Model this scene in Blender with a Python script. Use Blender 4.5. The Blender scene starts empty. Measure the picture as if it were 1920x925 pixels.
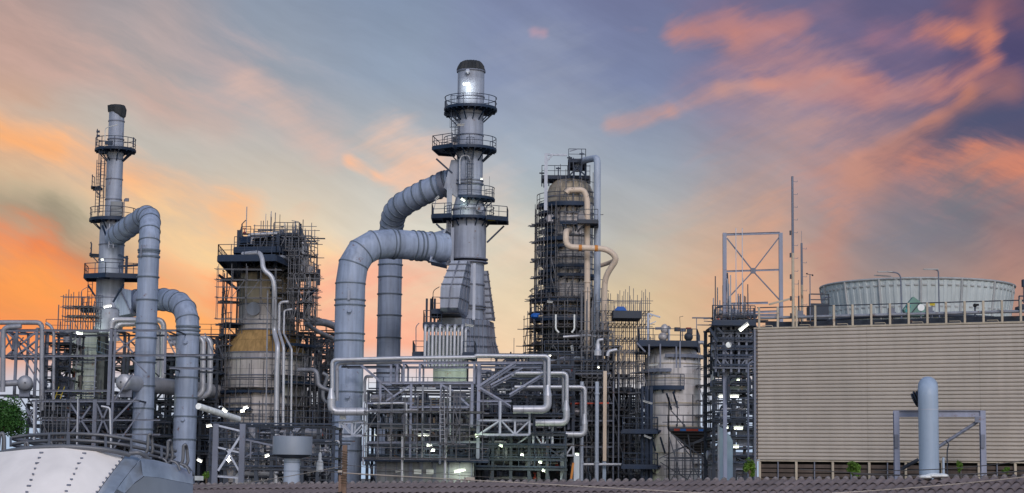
import bpy, math, random
from mathutils import Vector, Matrix
R = math.radians
rnd = random.Random(7)
C = bpy.context.scene.collection

# ------------------------------------------------------------------ camera
F = 3500.0; HX, HY = 960.0, 462.5
PITCH = math.atan((893 - HY) / F); ROLL = 0.012; CZ = 7.0
cam = bpy.data.objects.new('camera', bpy.data.cameras.new('camera')); C.objects.link(cam)
cam.data.sensor_width = 36; cam.data.lens = 36 * F / 1920
cam.data.clip_start = 0.5; cam.data.clip_end = 6000
CR = Matrix.Rotation(math.pi/2 + PITCH, 4, 'X') @ Matrix.Rotation(ROLL, 4, 'Z')
cam.matrix_world = Matrix.Translation((0, 0, CZ)) @ CR
bpy.context.scene.camera = cam
sc = bpy.context.scene
sc.view_settings.view_transform = 'Standard'; sc.view_settings.look = 'None'
sc.view_settings.gamma = 1; sc.view_settings.use_curve_mapping = False
sc.view_settings.exposure = 0.0
C3 = CR.to_3x3()
def ray(px, py): return C3 @ Vector(((px-HX)/F, (HY-py)/F, -1))
def W(px, py, Y):
    d = ray(px, py); t = Y/d.y
    return Vector((0, 0, CZ)) + d*t
def S(Y): return Y/3500.0

# ------------------------------------------------------------------ world (dusk sky)
def lin(c):
    return tuple(((v/255)/12.92 if v/255 <= .04045 else ((v/255+.055)/1.055)**2.4) for v in c)
SUN_EL, SUN_AZ = 32, 170      # azimuth from +Y towards +X: behind the camera, to the left
def build_world():
    w = bpy.data.worlds.new('World'); sc.world = w; w.use_nodes = True
    nt = w.node_tree; N = nt.nodes; L = nt.links
    for n in list(N): N.remove(n)
    def mk(t, **kw):
        n = N.new(t)
        for k, v in kw.items(): setattr(n, k, v)
        return n
    def setin(n, i, v):
        if hasattr(v, 'is_output'): L.new(v, n.inputs[i])
        else: n.inputs[i].default_value = v
    def math_(op, a, b=0.0, c=None, clamp=False):
        n = mk('ShaderNodeMath', operation=op); setin(n, 0, a); setin(n, 1, b)
        if c is not None: setin(n, 2, c)
        if clamp: return math_('MINIMUM', math_('MAXIMUM', n.outputs[0], 0.0), 1.0)
        return n.outputs[0]
    def vmath(op, a, b=(0, 0, 0), scale=None):
        n = mk('ShaderNodeVectorMath', operation=op); setin(n, 0, a); setin(n, 1, b)
        if scale is not None: setin(n, 3, scale)
        return n
    def mapr(v, a, b, c, d, smooth=True):
        n = mk('ShaderNodeMapRange', interpolation_type='SMOOTHSTEP' if smooth else 'LINEAR', clamp=False)
        setin(n, 0, v); setin(n, 1, a); setin(n, 2, b); setin(n, 3, c); setin(n, 4, d); return n.outputs[0]
    def mix(f, a, b):
        n = mk('ShaderNodeMix', data_type='RGBA'); setin(n, 0, f); setin(n, 6, a); setin(n, 7, b); return n.outputs[2]
    tc = mk('ShaderNodeTexCoord').outputs['Generated']
    dr = vmath('NORMALIZE', tc).outputs[0]
    sp = mk('ShaderNodeSeparateXYZ'); L.new(dr, sp.inputs[0])
    az = math_('ARCTAN2', sp.outputs[0], sp.outputs[1]); el = math_('ARCSINE', sp.outputs[2])
    u = math_('MULTIPLY', az, 3.5); v = math_('MULTIPLY', el, 3.5)     # about one unit = 1000 photo pixels
    cb = mk('ShaderNodeCombineXYZ'); L.new(u, cb.inputs[0]); L.new(v, cb.inputs[1])
    p0 = cb.outputs[0]
    n1 = mk('ShaderNodeTexNoise'); L.new(p0, n1.inputs['Vector']); n1.inputs['Scale'].default_value = 2.6; n1.inputs['Detail'].default_value = 5
    n1.inputs['Roughness'].default_value = .5
    wv = vmath('SUBTRACT', n1.outputs['Color'], (.5, .5, .5)).outputs[0]
    def warped(k):
        return vmath('ADD', p0, vmath('SCALE', wv, scale=k).outputs[0]).outputs[0]
    pw = warped(.10); pw2 = warped(.19)
    # fibre noise, stretched along the drift of the clouds
    def fibre(ang, sx, sy, scale):
        m = mk('ShaderNodeMapping', vector_type='TEXTURE'); L.new(pw, m.inputs[0])
        m.inputs['Rotation'].default_value = (0, 0, ang); m.inputs['Scale'].default_value = (sx, 1/sy, 1)
        f = mk('ShaderNodeTexNoise'); L.new(m.outputs[0], f.inputs['Vector'])
        f.inputs['Scale'].default_value = scale*1.3; f.inputs['Detail'].default_value = 9; f.inputs['Roughness'].default_value = .64
        return f.outputs['Fac']
    fbA = fibre(R(22), 1, 4.6, 2.6); fbB = fibre(R(-24), 1, 4.8, 2.6)
    def uv(px, py):
        d = ray(px, py).normalized(); return (math.atan2(d.x, d.y)*3.5, math.asin(d.z)*3.5)
    # base gradient: rows of colour across azimuth, blended by elevation
    rows = [
     (-80, [(150,138,142),(150,148,158),(132,146,168),(122,138,166),(116,124,158),(108,112,148),(104,104,138),(96,94,128),(92,82,110)]),
     (150, [(196,164,152),(172,164,164),(156,164,176),(146,160,180),(134,146,176),(124,134,166),(120,116,148),(108,100,134),(78,74,112)]),
     (300, [(222,180,148),(196,188,178),(192,186,180),(184,186,186),(166,178,190),(154,164,178),(152,146,158),(140,128,140),(96,92,116)]),
     (450, [(186,166,142),(214,190,164),(234,212,180),(222,214,198),(204,206,194),(188,184,174),(186,158,146),(130,128,140),(140,114,118)]),
     (560, [(246,152,88),(250,184,120),(248,208,160),(238,208,176),(228,210,180),(214,192,158),(214,172,140),(172,146,134),(160,130,120)]),
     (650, [(246,160,96),(250,170,104),(252,186,130),(250,188,156),(240,208,172),(226,196,156),(216,184,150),(196,168,148),(180,150,136)]),
     (730, [(196,200,214),(206,208,220),(214,214,222),(216,220,230),(214,216,226),(206,212,226),(200,208,224),(190,196,212),(180,186,204)]),
     (860, [(176,198,226)]*9)]
    us = uv(0, 450)[0]; ue = uv(1920, 450)[0]
    spw = mk('ShaderNodeSeparateXYZ'); L.new(pw, spw.inputs[0])
    uu = mapr(spw.outputs[0], us, ue, 0, 1, False)
    cur = None; prevv = None
    for py, cols in rows:
        r = mk('ShaderNodeValToRGB'); r.color_ramp.interpolation = 'EASE'
        e = r.color_ramp.elements
        while len(e) < 9: e.new(.5)
        for i in range(9): e[i].position = i/8
        for i in range(9): e[i].color = (*lin(cols[i]), 1)
        L.new(uu, r.inputs[0])
        vv = uv(960, py)[1]
        if cur is None: cur = r.outputs[0]
        else: cur = mix(mapr(spw.outputs[1], prevv, vv, 0, 1, False), cur, r.outputs[0])
        prevv = vv
    # cloud strokes: (x0,y0,x1,y1, half width px, colour, strength, fibre, width at end)
    lines = [   # (points, half width, colour, strength, fibre)
     ([(-60,-10),(150,110),(300,200),(400,250)],30,(206,168,156),.6,'B'), ([(280,50),(450,130),(570,240)],44,(198,170,164),.42,'B'), ([(150,230),(330,300),(560,370)],34,(196,192,184),.5,'B'),
     ([(-80,180),(100,235),(200,290)],22,(196,180,166),.6,'B'),
     ([(-80,235),(130,300),(260,345),(420,420),(480,490)],24,(255,186,132),.9,'B'), ([(-80,240),(110,295)],14,(255,176,112),.9,'B'), ([(-80,300),(180,370),(330,440)],20,(238,196,154),.6,'B'),
     ([(470,170),(590,290)],28,(226,188,172),.6,'A'), ([(-60,340),(150,415)],22,(204,194,164),.75,'B'), ([(-60,385),(90,430),(210,490)],27,(142,132,114),.75,'B'), ([(60,470),(230,520)],16,(176,116,92),.8,'B'),
     ([(-80,445),(60,480),(160,545)],24,(250,134,78),.85,'B'), ([(-80,540),(60,545),(170,565)],32,(253,160,84),.85,'B'), ([(-80,600),(200,620)],26,(250,142,84),.8,'B'),
     ([(290,410),(430,500),(600,520)],34,(253,212,152),.6,'B'), ([(290,515),(440,565),(560,570)],22,(248,150,104),.8,'B'), ([(280,570),(420,600)],24,(255,172,96),.8,'B'),
     ([(648,304),(700,332),(780,352),(840,372)],8,(255,190,148),1,'B'), ([(720,270),(770,330),(830,300)],32,(250,200,170),.75,'A'), ([(560,520),(700,545),(800,560)],38,(250,178,150),.7,'A'), ([(560,610),(800,630)],30,(252,170,144),.75,'A'),
     ([(930,310),(965,470)],36,(226,202,190),.4,'A'), ([(960,480),(960,620)],50,(244,214,178),.4,'A'),
     ([(1270,62),(1380,52),(1500,40)],17,(218,142,118),1,'A'), ([(1380,80),(1500,100),(1560,120)],30,(192,136,130),.7,'A'), ([(1330,20),(1560,20),(1720,90)],34,(136,112,136),.5,'A'),
     ([(1140,232),(1250,207),(1350,166),(1440,152)],9,(212,156,138),.95,'A'), ([(1420,152),(1540,148),(1650,136)],13,(224,146,116),1,'A'), ([(1500,165),(1640,170),(1760,162),(1850,130)],17,(194,130,122),.85,'A'),
     ([(1640,50),(1750,60)],16,(170,118,130),.7,'A'), ([(1730,40),(1800,62),(1860,60),(1850,20)],13,(218,136,108),.95,'A'), ([(1840,70),(1860,110)],12,(208,130,108),.85,'A'), ([(1790,0),(1880,20),(1960,30)],20,(134,96,112),.7,'A'),
     ([(1360,190),(1500,200),(1640,230)],62,(168,138,150),.5,'A'), ([(1460,270),(1400,400)],66,(196,160,146),.45,'A'),
     ([(1900,170),(1830,182),(1760,222),(1690,272)],16,(214,138,108),1,'A'), ([(1690,272),(1620,320),(1570,400),(1545,490)],26,(214,144,112),.85,'A'), ([(1700,250),(1590,340),(1550,480)],60,(194,146,136),.55,'A'), ([(1950,150),(1860,170)],16,(140,104,120),.7,'A'),
     ([(1960,200),(1830,245),(1720,300)],34,(78,84,114),.8,'A'),
     ([(1730,296),(1850,308),(1970,350)],18,(232,138,98),1,'B'), ([(1690,300),(1840,340),(1970,370)],36,(208,138,116),.6,'B'), ([(1860,300),(1960,300)],16,(214,134,108),.7,'B'),
     ([(1700,390),(1830,400),(1950,400)],44,(112,118,130),.8,'A'), ([(1600,470),(1760,490)],50,(142,134,136),.6,'A'), ([(1720,520),(1900,560)],40,(184,146,130),.5,'A'), ([(1900,460),(1880,600)],36,(190,138,124),.5,'A'),
     ([(1440,440),(1400,540),(1440,620)],30,(232,168,132),.55,'A'), ([(1300,440),(1340,560)],50,(222,180,146),.45,'A'), ([(1172,50),(1204,52)],6,(190,148,158),.8,'A'), ([(994,64),(1012,65)],5,(190,150,165),.8,'A'),
     ([(1020,140),(1160,400)],60,(172,176,188),.3,'A')]
    strokes = [(p[0], p[1], q[0], q[1], w_, c_, s_, f_) for pts, w_, c_, s_, f_ in lines for p, q in zip(pts, pts[1:])]
    for s in strokes:
        x0, y0, x1, y1, wd, col, st, fb = s
        a = Vector((*uv(x0, y0), 0)); b = Vector((*uv(x1, y1), 0)); ab = b-a
        src = pw2 if wd > 20 else pw
        pa = vmath('SUBTRACT', src, a).outputs[0]
        h = math_('DIVIDE', vmath('DOT_PRODUCT', pa, ab).outputs['Value'], max(ab.length_squared, 1e-6), clamp=True)
        q = vmath('SCALE', tuple(ab), scale=h).outputs[0]
        d = vmath('LENGTH', vmath('SUBTRACT', pa, q).outputs[0]).outputs['Value']
        fv = fbA if fb == 'A' else fbB
        d = math_('MULTIPLY_ADD', fv, -wd*4.6/1000, d)
        f = mapr(d, -wd*2.9/1000, wd*.5/1000, 1, 0)
        f2 = mapr(fv, .30, .70, .55, 1.0, False)
        k = math_('MULTIPLY', math_('MULTIPLY', f, f2), st, clamp=True)
        cur = mix(k, cur, (*lin(col), 1))
    # overall faint cloud grain
    g = mapr(fbB, .3, .7, .93, 1.07, False)
    gm = vmath('SCALE', cur, scale=g).outputs[0]
    sky = mk('ShaderNodeTexSky'); sky.sky_type = 'NISHITA'; sky.sun_disc = False
    sky.sun_elevation = R(SUN_EL); sky.sun_rotation = R(SUN_AZ)
    bgN = mk('ShaderNodeBackground'); L.new(sky.outputs[0], bgN.inputs[0]); bgN.inputs[1].default_value = NISH
    bgD = mk('ShaderNodeBackground'); L.new(gm, bgD.inputs[0]); bgD.inputs[1].default_value = 1.0
    aa = math_('ABSOLUTE', az)
    front = math_('MULTIPLY', mapr(aa, R(22), R(60), 1, 0), mapr(el, R(17), R(40), 1, 0))
    ms = mk('ShaderNodeMixShader'); L.new(front, ms.inputs[0]); L.new(bgN.outputs[0], ms.inputs[1]); L.new(bgD.outputs[0], ms.inputs[2])
    out = mk('ShaderNodeOutputWorld'); L.new(ms.outputs[0], out.inputs[0])
NISH = 0.13
build_world()
sd = bpy.data.lights.new('sun', 'SUN'); sd.energy = 1.15; sd.angle = R(14); sd.color = (1, .95, .94)
so = bpy.data.objects.new('sun', sd); C.objects.link(so)
_d = Vector((math.sin(R(SUN_AZ))*math.cos(R(SUN_EL)), math.cos(R(SUN_AZ))*math.cos(R(SUN_EL)), math.sin(R(SUN_EL))))
so.rotation_euler = _d.to_track_quat('Z', 'Y').to_euler(); so.location = (-40, -40, 60)

# ------------------------------------------------------------------ materials
MATS = {}
def mat(name, col, rough=.55, metal=0.0, var=.18, streak=.15, rust=0.0, seam=None, bump=.0, scale=.6, seamdark=.55, c2=.80, spec=.4, emit=None, es=0):
    m = bpy.data.materials.new(name); m.use_nodes = True; nt = m.node_tree; N = nt.nodes; L = nt.links
    b = N['Principled BSDF']; b.inputs['Roughness'].default_value = rough; b.inputs['Metallic'].default_value = metal
    b.inputs['Specular IOR Level'].default_value = spec
    geo = N.new('ShaderNodeNewGeometry')
    n1 = N.new('ShaderNodeTexNoise'); n1.inputs['Scale'].default_value = scale; n1.inputs['Detail'].default_value = 6; n1.inputs['Roughness'].default_value = .65
    L.new(geo.outputs['Position'], n1.inputs['Vector'])
    mp = N.new('ShaderNodeMapping'); mp.inputs['Scale'].default_value = (2.2, 2.2, .16); L.new(geo.outputs['Position'], mp.inputs[0])
    n2 = N.new('ShaderNodeTexNoise'); n2.inputs['Scale'].default_value = 1.4; n2.inputs['Detail'].default_value = 5; L.new(mp.outputs[0], n2.inputs['Vector'])
    def mr(o, a, b_, c, d):
        n = N.new('ShaderNodeMapRange'); L.new(o, n.inputs[0])
        for i, v in enumerate((a, b_, c, d)): n.inputs[i+1].default_value = v
        return n.outputs[0]
    f1 = mr(n1.outputs['Fac'], .3, .7, 1-var, 1+var); f2 = mr(n2.outputs['Fac'], .35, .7, 1+streak*.5, 1-streak)
    mu = N.new('ShaderNodeMath'); mu.operation = 'MULTIPLY'; L.new(f1, mu.inputs[0]); L.new(f2, mu.inputs[1])
    fac = mu.outputs[0]
    if seam:
        uvn = N.new('ShaderNodeUVMap')
        br = N.new('ShaderNodeTexBrick'); L.new(uvn.outputs[0], br.inputs['Vector'])
        br.inputs['Color1'].default_value = (1, 1, 1, 1); br.inputs['Color2'].default_value = (c2, c2, c2, 1)
        br.inputs['Mortar'].default_value = (seamdark,)*3+(1,)
        br.inputs['Scale'].default_value = 1; br.inputs['Mortar Size'].default_value = .022; br.inputs['Mortar Smooth'].default_value = .3
        br.inputs['Brick Width'].default_value = seam[0]; br.inputs['Row Height'].default_value = seam[1]
        m2 = N.new('ShaderNodeMath'); m2.operation = 'MULTIPLY'; L.new(fac, m2.inputs[0]); L.new(br.outputs['Color'], m2.inputs[1]); fac = m2.outputs[0]
    vs = N.new('ShaderNodeVectorMath'); vs.operation = 'SCALE'; vs.inputs[0].default_value = col; L.new(fac, vs.inputs[3])
    cout = vs.outputs[0]
    if rust:
        n3 = N.new('ShaderNodeTexNoise'); n3.inputs['Scale'].default_value = 1.7; n3.inputs['Detail'].default_value = 8; n3.inputs['Roughness'].default_value = .7
        L.new(geo.outputs['Position'], n3.inputs['Vector'])
        rf = mr(n3.outputs['Fac'], .62-rust*.3, .70-rust*.2, 0, .85)
        mx = N.new('ShaderNodeMix'); mx.data_type = 'RGBA'; L.new(rf, mx.inputs[0]); L.new(cout, mx.inputs[6]); mx.inputs[7].default_value = (.13, .055, .03, 1)
        cout = mx.outputs[2]
    L.new(cout, b.inputs['Base Color'])
    rr = mr(n1.outputs['Fac'], .3, .7, max(.05, rough-.1), min(1, rough+.12)); L.new(rr, b.inputs['Roughness'])
    if bump:
        bp = N.new('ShaderNodeBump'); bp.inputs['Strength'].default_value = bump; bp.inputs['Distance'].default_value = .05
        n4 = N.new('ShaderNodeTexNoise'); n4.inputs['Scale'].default_value = 2.2; n4.inputs['Detail'].default_value = 3; L.new(geo.outputs['Position'], n4.inputs['Vector'])
        L.new(n4.outputs['Fac'], bp.inputs['Height']); L.new(bp.outputs[0], b.inputs['Normal'])
    if emit:
        b.inputs['Emission Color'].default_value = (*emit, 1); b.inputs['Emission Strength'].default_value = es
    MATS[name] = m; return m
mat('duct_paint', (.285, .34, .475), .5, .0, .09, .22, bump=.06, seam=(3.4, 2.4), seamdark=.86, c2=.86, rust=.015)
mat('duct_paint_pale', (.36, .41, .52), .5, .0, .07, .12, bump=.05)
mat('stack_paint', (.32, .355, .46), .5, .0, .11, .22, bump=.06, seam=(2.6, 2.4), seamdark=.85, c2=.84, rust=.02)
mat('flange_dark', (.12, .15, .20), .6)
mat('lagging', (.47, .48, .54), .42, .35, .12, .08, bump=.2, scale=1.2)
mat('lagging_dull', (.27, .28, .33), .5, .25, .2, .12, rust=.05, bump=.2)
mat('navy', (.010, .024, .058), .55, .0, .3, .1)
mat('navy_rail', (.016, .03, .065), .5)
mat('steel', (.15, .165, .225), .55, .1, .2, .15, rust=.04)
mat('steel_dark', (.034, .043, .066), .6, .1, .25, .15, rust=.12)  # dark steel, its tone also carries the deep shadows of the lower structure
mat('steel_pale', (.42, .45, .55), .5, .0, .12, .12)
mat('scaf', (.10, .105, .13), .5, .2, .35, .1, rust=.06)
mat('plank', (.085, .078, .085), .8, .0, .35, .1, rust=.15)
mat('clad_grey', (.38, .37, .42), .48, .35, .14, .22, seam=(1.9, 1.0), rust=.03, bump=.15)
mat('clad_light', (.56, .525, .54), .5, .25, .12, .22, seam=(1.4, .9), rust=.02, bump=.1)
mat('clad_beige', (.44, .37, .29), .5, .2, .16, .2, seam=(1.6, 1.0), rust=.04, bump=.1)
mat('yellow_ins', (.46, .29, .125), .75, .0, .25, .35, seam=(1.3, 2.0), rust=.05)
mat('beige_pipe', (.60, .485, .40), .5, .0, .08, .1, rust=.02)
mat('orange_rust', (.50, .20, .05), .8)
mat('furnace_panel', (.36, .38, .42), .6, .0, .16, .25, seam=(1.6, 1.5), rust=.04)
mat('furnace_dark', (.05, .055, .07), .7, .0, .3, .2, rust=.1)  # near-black tone that puts the shade of voids and interiors into the colour
mat('tan_wall', (.22, .17, .12), .75, .0, .25, .3, rust=.2)
mat('siding', (.475, .42, .38), .65, .0, .09, .07, scale=.3)
mat('siding_trim', (.42, .36, .29), .65, .0, .15, .2, rust=.06)
mat('louvre_brown', (.10, .075, .065), .8, .0, .3, .3)
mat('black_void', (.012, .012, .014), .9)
mat('fan_white', (.46, .505, .53), .5, .0, .06, .10)
mat('white_paint', (.80, .75, .74), .6, .0, .05, .08, bump=.05)
mat('zinc', (.45, .49, .56), .38, .6, .28, .1, scale=2.0, bump=.2)
mat('rail_grey', (.15, .155, .18), .45, .3, .2, .1)
mat('dome_panel', (.22, .25, .31), .5, .1, .12, .1)
mat('tile', (.175, .14, .142), .85, .0, .28, .0, scale=1.6)
mat('tile_ridge', (.21, .18, .18), .85, .0, .45, .0, scale=6)
mat('plaster', (.45, .42, .38), .9)
mat('vent_blue', (.31, .385, .51), .42, .0, .06, .12)
mat('frame_lilac', (.24, .26, .36), .5, .0, .12, .15, rust=.02)
mat('screen_blue', (.12, .17, .25), .6, .0, .08, .1)
mat('tarp_black', (.025, .027, .033), .7, bump=.8)
mat('tarp_blue', (.01, .10, .42), .6)
mat('red_paint', (.38, .05, .03), .7, rust=.2)
mat('blue_paint', (.03, .13, .40), .6)
mat('yellow_paint', (.55, .42, .03), .6)
mat('green_paint', (.14, .26, .23), .6)
mat('teal_paint', (.03, .25, .28), .5)
mat('white_gloss', (.8, .82, .84), .4)
mat('wood', (.20, .13, .10), .85, .0, .35, .5)
mat('wire', (.10, .09, .09), .6)
mat('rope', (.42, .36, .32), .7)
mat('lamp_body', (.35, .36, .38), .5)
mat('lamp_dead', (.55, .56, .56), .4)
mat('tube_lit', (1, 1, 1), .5, emit=(1.0, .95, .76), es=1.25)
mat('ground', (.13, .125, .12), .9, .0, .25, .0, scale=.1)
mat('leaf', (.03, .095, .016), .6, .0, .5, .0, scale=1.4)
mat('leaf_bright', (.085, .165, .02), .6, .0, .5, .0, scale=2)
mat('bark', (.09, .065, .045), .9)
mat('concrete', (.34, .33, .32), .85, .0, .15, .2)

# ------------------------------------------------------------------ mesh builder
def perp(d):
    a = Vector((0, 0, 1)) if abs(d.z) < .9 else Vector((0, 1, 0))
    s = d.cross(a).normalized(); return s, s.cross(d).normalized()
class M:
    def __init__(s): s.v = []; s.f = []; s.uv = {}; s.sm = set()
    def quad_strip(s, rings, closed=True, cap0=False, cap1=False, smooth=False, uvs=None):
        n = len(rings[0]); b = len(s.v)
        for r in rings: s.v.extend(r)
        m = n if closed else n-1
        for i in range(len(rings)-1):
            for j in range(m):
                k = (j+1) % n
                s.f.append((b+i*n+j, b+i*n+k, b+(i+1)*n+k, b+(i+1)*n+j))
                if smooth: s.sm.add(len(s.f)-1)
                if uvs:
                    us, vs = uvs
                    s.uv[len(s.f)-1] = ((us[j], vs[i]), (us[j+1], vs[i]), (us[j+1], vs[i+1]), (us[j], vs[i+1]))
        if cap0: s.f.append(tuple(b+j for j in reversed(range(n))))
        if cap1: s.f.append(tuple(b+(len(rings)-1)*n+j for j in range(n)))
    def bar(s, a, b, w, h=None):
        a = Vector(a); b = Vector(b); d = b-a
        if d.length < 1e-5: return s
        d.normalize(); x, z = perp(d); h = h or w
        r = [(x*w+z*h)/2, (-x*w+z*h)/2, (-x*w-z*h)/2, (x*w-z*h)/2]
        s.quad_strip([[a+q for q in r], [b+q for q in r]], cap0=True, cap1=True); return s
    def ibeam(s, a, b, w, h=None, rot=False):
        a = Vector(a); b = Vector(b); d = (b-a)
        if d.length < 1e-5: return s
        d.normalize(); x, z = perp(d); h = h or w
        if rot: x, z = z, -x
        t = w*.12; W2, H2 = w/2, h/2
        pr = [(-W2, -H2), (W2, -H2), (W2, -H2+t), (t/2, -H2+t), (t/2, H2-t), (W2, H2-t), (W2, H2), (-W2, H2), (-W2, H2-t), (-t/2, H2-t), (-t/2, -H2+t), (-W2, -H2+t)]
        r = [x*p+z*q for p, q in pr]
        s.quad_strip([[a+q for q in r], [b+q for q in r]], cap0=True, cap1=True); return s
    def box(s, c, sx, sy, sz, rz=0):
        c = Vector(c); m = Matrix.Rotation(rz, 3, 'Z')
        p = [c+m @ Vector((i*sx/2, j*sy/2, k*sz/2)) for k in (-1, 1) for i, j in ((-1, -1), (1, -1), (1, 1), (-1, 1))]
        s.quad_strip([p[:4], p[4:]], cap0=True, cap1=True); return s
    def tube(s, pts, r, n=8, caps=True, smooth=True):
        pts = [Vector(p) for p in pts]; k = len(pts); rs = r if isinstance(r, (list, tuple)) else [r]*k
        d0 = (pts[1]-pts[0]).normalized(); x, z = perp(d0); rings = []; L = [0]
        for i in range(k):
            if i == 0: t = d0; nxt = d0; m = 1
            elif i == k-1: nxt = (pts[i]-pts[i-1]).normalized(); t = nxt; m = 1
            else:
                a = (pts[i]-pts[i-1]).normalized(); b = (pts[i+1]-pts[i]).normalized(); t = (a+b)
                t = t.normalized() if t.length > 1e-5 else a; nxt = t; m = 1
            x = (x - t*x.dot(t)); x.normalize(); z = t.cross(x).normalized()
            if 0 < i < k-1:
                c = max(.35, math.sqrt(max(0, (1+a.dot(b))/2)))
                ax = (b-a)
                if ax.length > 1e-5: ax.normalize()
            else: c = 1; ax = None
            ring = []
            for j in range(n):
                th = 2*math.pi*j/n; o = (x*math.cos(th)+z*math.sin(th))*rs[i]
                if ax is not None and c < 1: o += ax*(o.dot(ax))*(1/c-1)
                ring.append(pts[i]+o)
            rings.append(ring)
            if i: L.append(L[-1]+(pts[i]-pts[i-1]).length)
        us = [2*math.pi*rs[0]*j/n for j in range(n+1)]
        s.quad_strip(rings, cap0=caps, cap1=caps, smooth=smooth, uvs=(us, L)); return s
    def lathe(s, c, prof, n=40, a0=0, a1=360, caps=True, smooth=True):
        full = abs(a1-a0) >= 359.9; m = n if full else n+1; rings = []
        for r, z in prof:
            rings.append([Vector((c[0]+r*math.cos(R(a0+(a1-a0)*j/n)), c[1]+r*math.sin(R(a0+(a1-a0)*j/n)), z)) for j in range(m)])
        rm = max(p[0] for p in prof); us = [R(a1-a0)*rm*j/n for j in range(n+1)]
        vs = [p[1] for p in prof]
        # keep smooth only along wall segments
        s.quad_strip(rings, closed=full, cap0=caps and full, cap1=caps and full, smooth=smooth, uvs=(us, vs)); return s
    def annulus(s, c, z, r0, r1, th, a0=0, a1=360, n=36):
        full = abs(a1-a0) >= 359.9; m = n if full else n+1
        def rg(r, zz): return [Vector((c[0]+r*math.cos(R(a0+(a1-a0)*j/n)), c[1]+r*math.sin(R(a0+(a1-a0)*j/n)), zz)) for j in range(m)]
        b = len(s.v); rs = [rg(r0, z), rg(r1, z), rg(r1, z-th), rg(r0, z-th)]
        for r in rs: s.v.extend(r)
        mm = m if full else m-1
        for i in range(4):
            for j in range(mm):
                k = (j+1) % m; i2 = (i+1) % 4
                s.f.append((b+i*m+j, b+i2*m+j, b+i2*m+k, b+i*m+k))
        if not full:
            s.f.append(tuple(b+i*m for i in range(4))); s.f.append(tuple(b+i*m+m-1 for i in reversed(range(4))))
        return s
    def prism(s, pts, off):
        pts = [Vector(p) for p in pts]; off = Vector(off)
        s.quad_strip([pts, [p+off for p in pts]], cap0=True, cap1=True); return s
    def poly(s, pts):
        b = len(s.v); s.v.extend(Vector(p) for p in pts); s.f.append(tuple(range(b, b+len(pts)))); return s
    def sphere(s, c, r, n=14, m=9, sq=1.0):
        c = Vector(c)
        return s.lathe((c.x, c.y), [(max(1e-3, r*math.sin(math.pi*i/m)), c.z-r*sq*math.cos(math.pi*i/m)) for i in range(m+1)], n=n, caps=False)
    def dish(s, c, d, r, L=.35, n=20):           # domed end of a drum
        d = Vector(d).normalized(); pts = [Vector(c)+d*(r*L*math.sin(t)) for t in (0, .35, .7, 1.05, 1.4, 1.55)]
        s.tube(pts, [r*math.cos(t) for t in (0, .35, .7, 1.05, 1.4, 1.55)], n=n); return s
def bend(pts, rad, k=6):
    """round the corners of a polyline"""
    pts = [Vector(p) for p in pts]; out = [pts[0]]
    for i in range(1, len(pts)-1):
        a, b, c = pts[i-1], pts[i], pts[i+1]; u = (a-b); v = (c-b); r = min(rad, u.length*.48, v.length*.48)
        u.normalize(); v.normalize(); p, q = b+u*r, b+v*r
        for t in range(k+1):
            t /= k; out.append(p*(1-t)**2+b*2*t*(1-t)+q*t*t)
    out.append(pts[-1]); return out

# ------------------------------------------------------------------ things and parts
USED = []
class Part:
    def __init__(s, name, m, mt, label=None, kind=None): s.name, s.m, s.mt, s.label, s.kind, s.subs = name, m, mt, label, kind, []
    def sub(s, name, m, mt, label=None):
        p = Part(name, m, mt, label); s.subs.append(p); return p
def mesh_obj(name, m, mt, parent, ploc, origin=None):
    if not m.v: return None, ploc
    if origin is None:
        xs = [v.x for v in m.v]; ys = [v.y for v in m.v]; zs = [v.z for v in m.v]
        origin = Vector(((min(xs)+max(xs))/2, (min(ys)+max(ys))/2, min(zs)))
    me = bpy.data.meshes.new(name); me.from_pydata([v-origin for v in m.v], [], m.f)
    if m.sm:
        fl = [False]*len(m.f)
        for i in m.sm: fl[i] = True
        me.polygons.foreach_set('use_smooth', fl)
        if hasattr(me, 'set_sharp_from_angle'): me.set_sharp_from_angle(angle=R(38))
    if m.uv:
        ul = me.uv_layers.new(name='UVMap').data
        for fi, co in m.uv.items():
            ls = me.polygons[fi].loop_start
            for k, c in enumerate(co): ul[ls+k].uv = c
    me.materials.append(MATS[mt]); me.validate(); me.update()
    o = bpy.data.objects.new(name, me); C.objects.link(o)
    if parent is not None: o.parent = parent
    o.location = origin - ploc
    return o, origin
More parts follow.
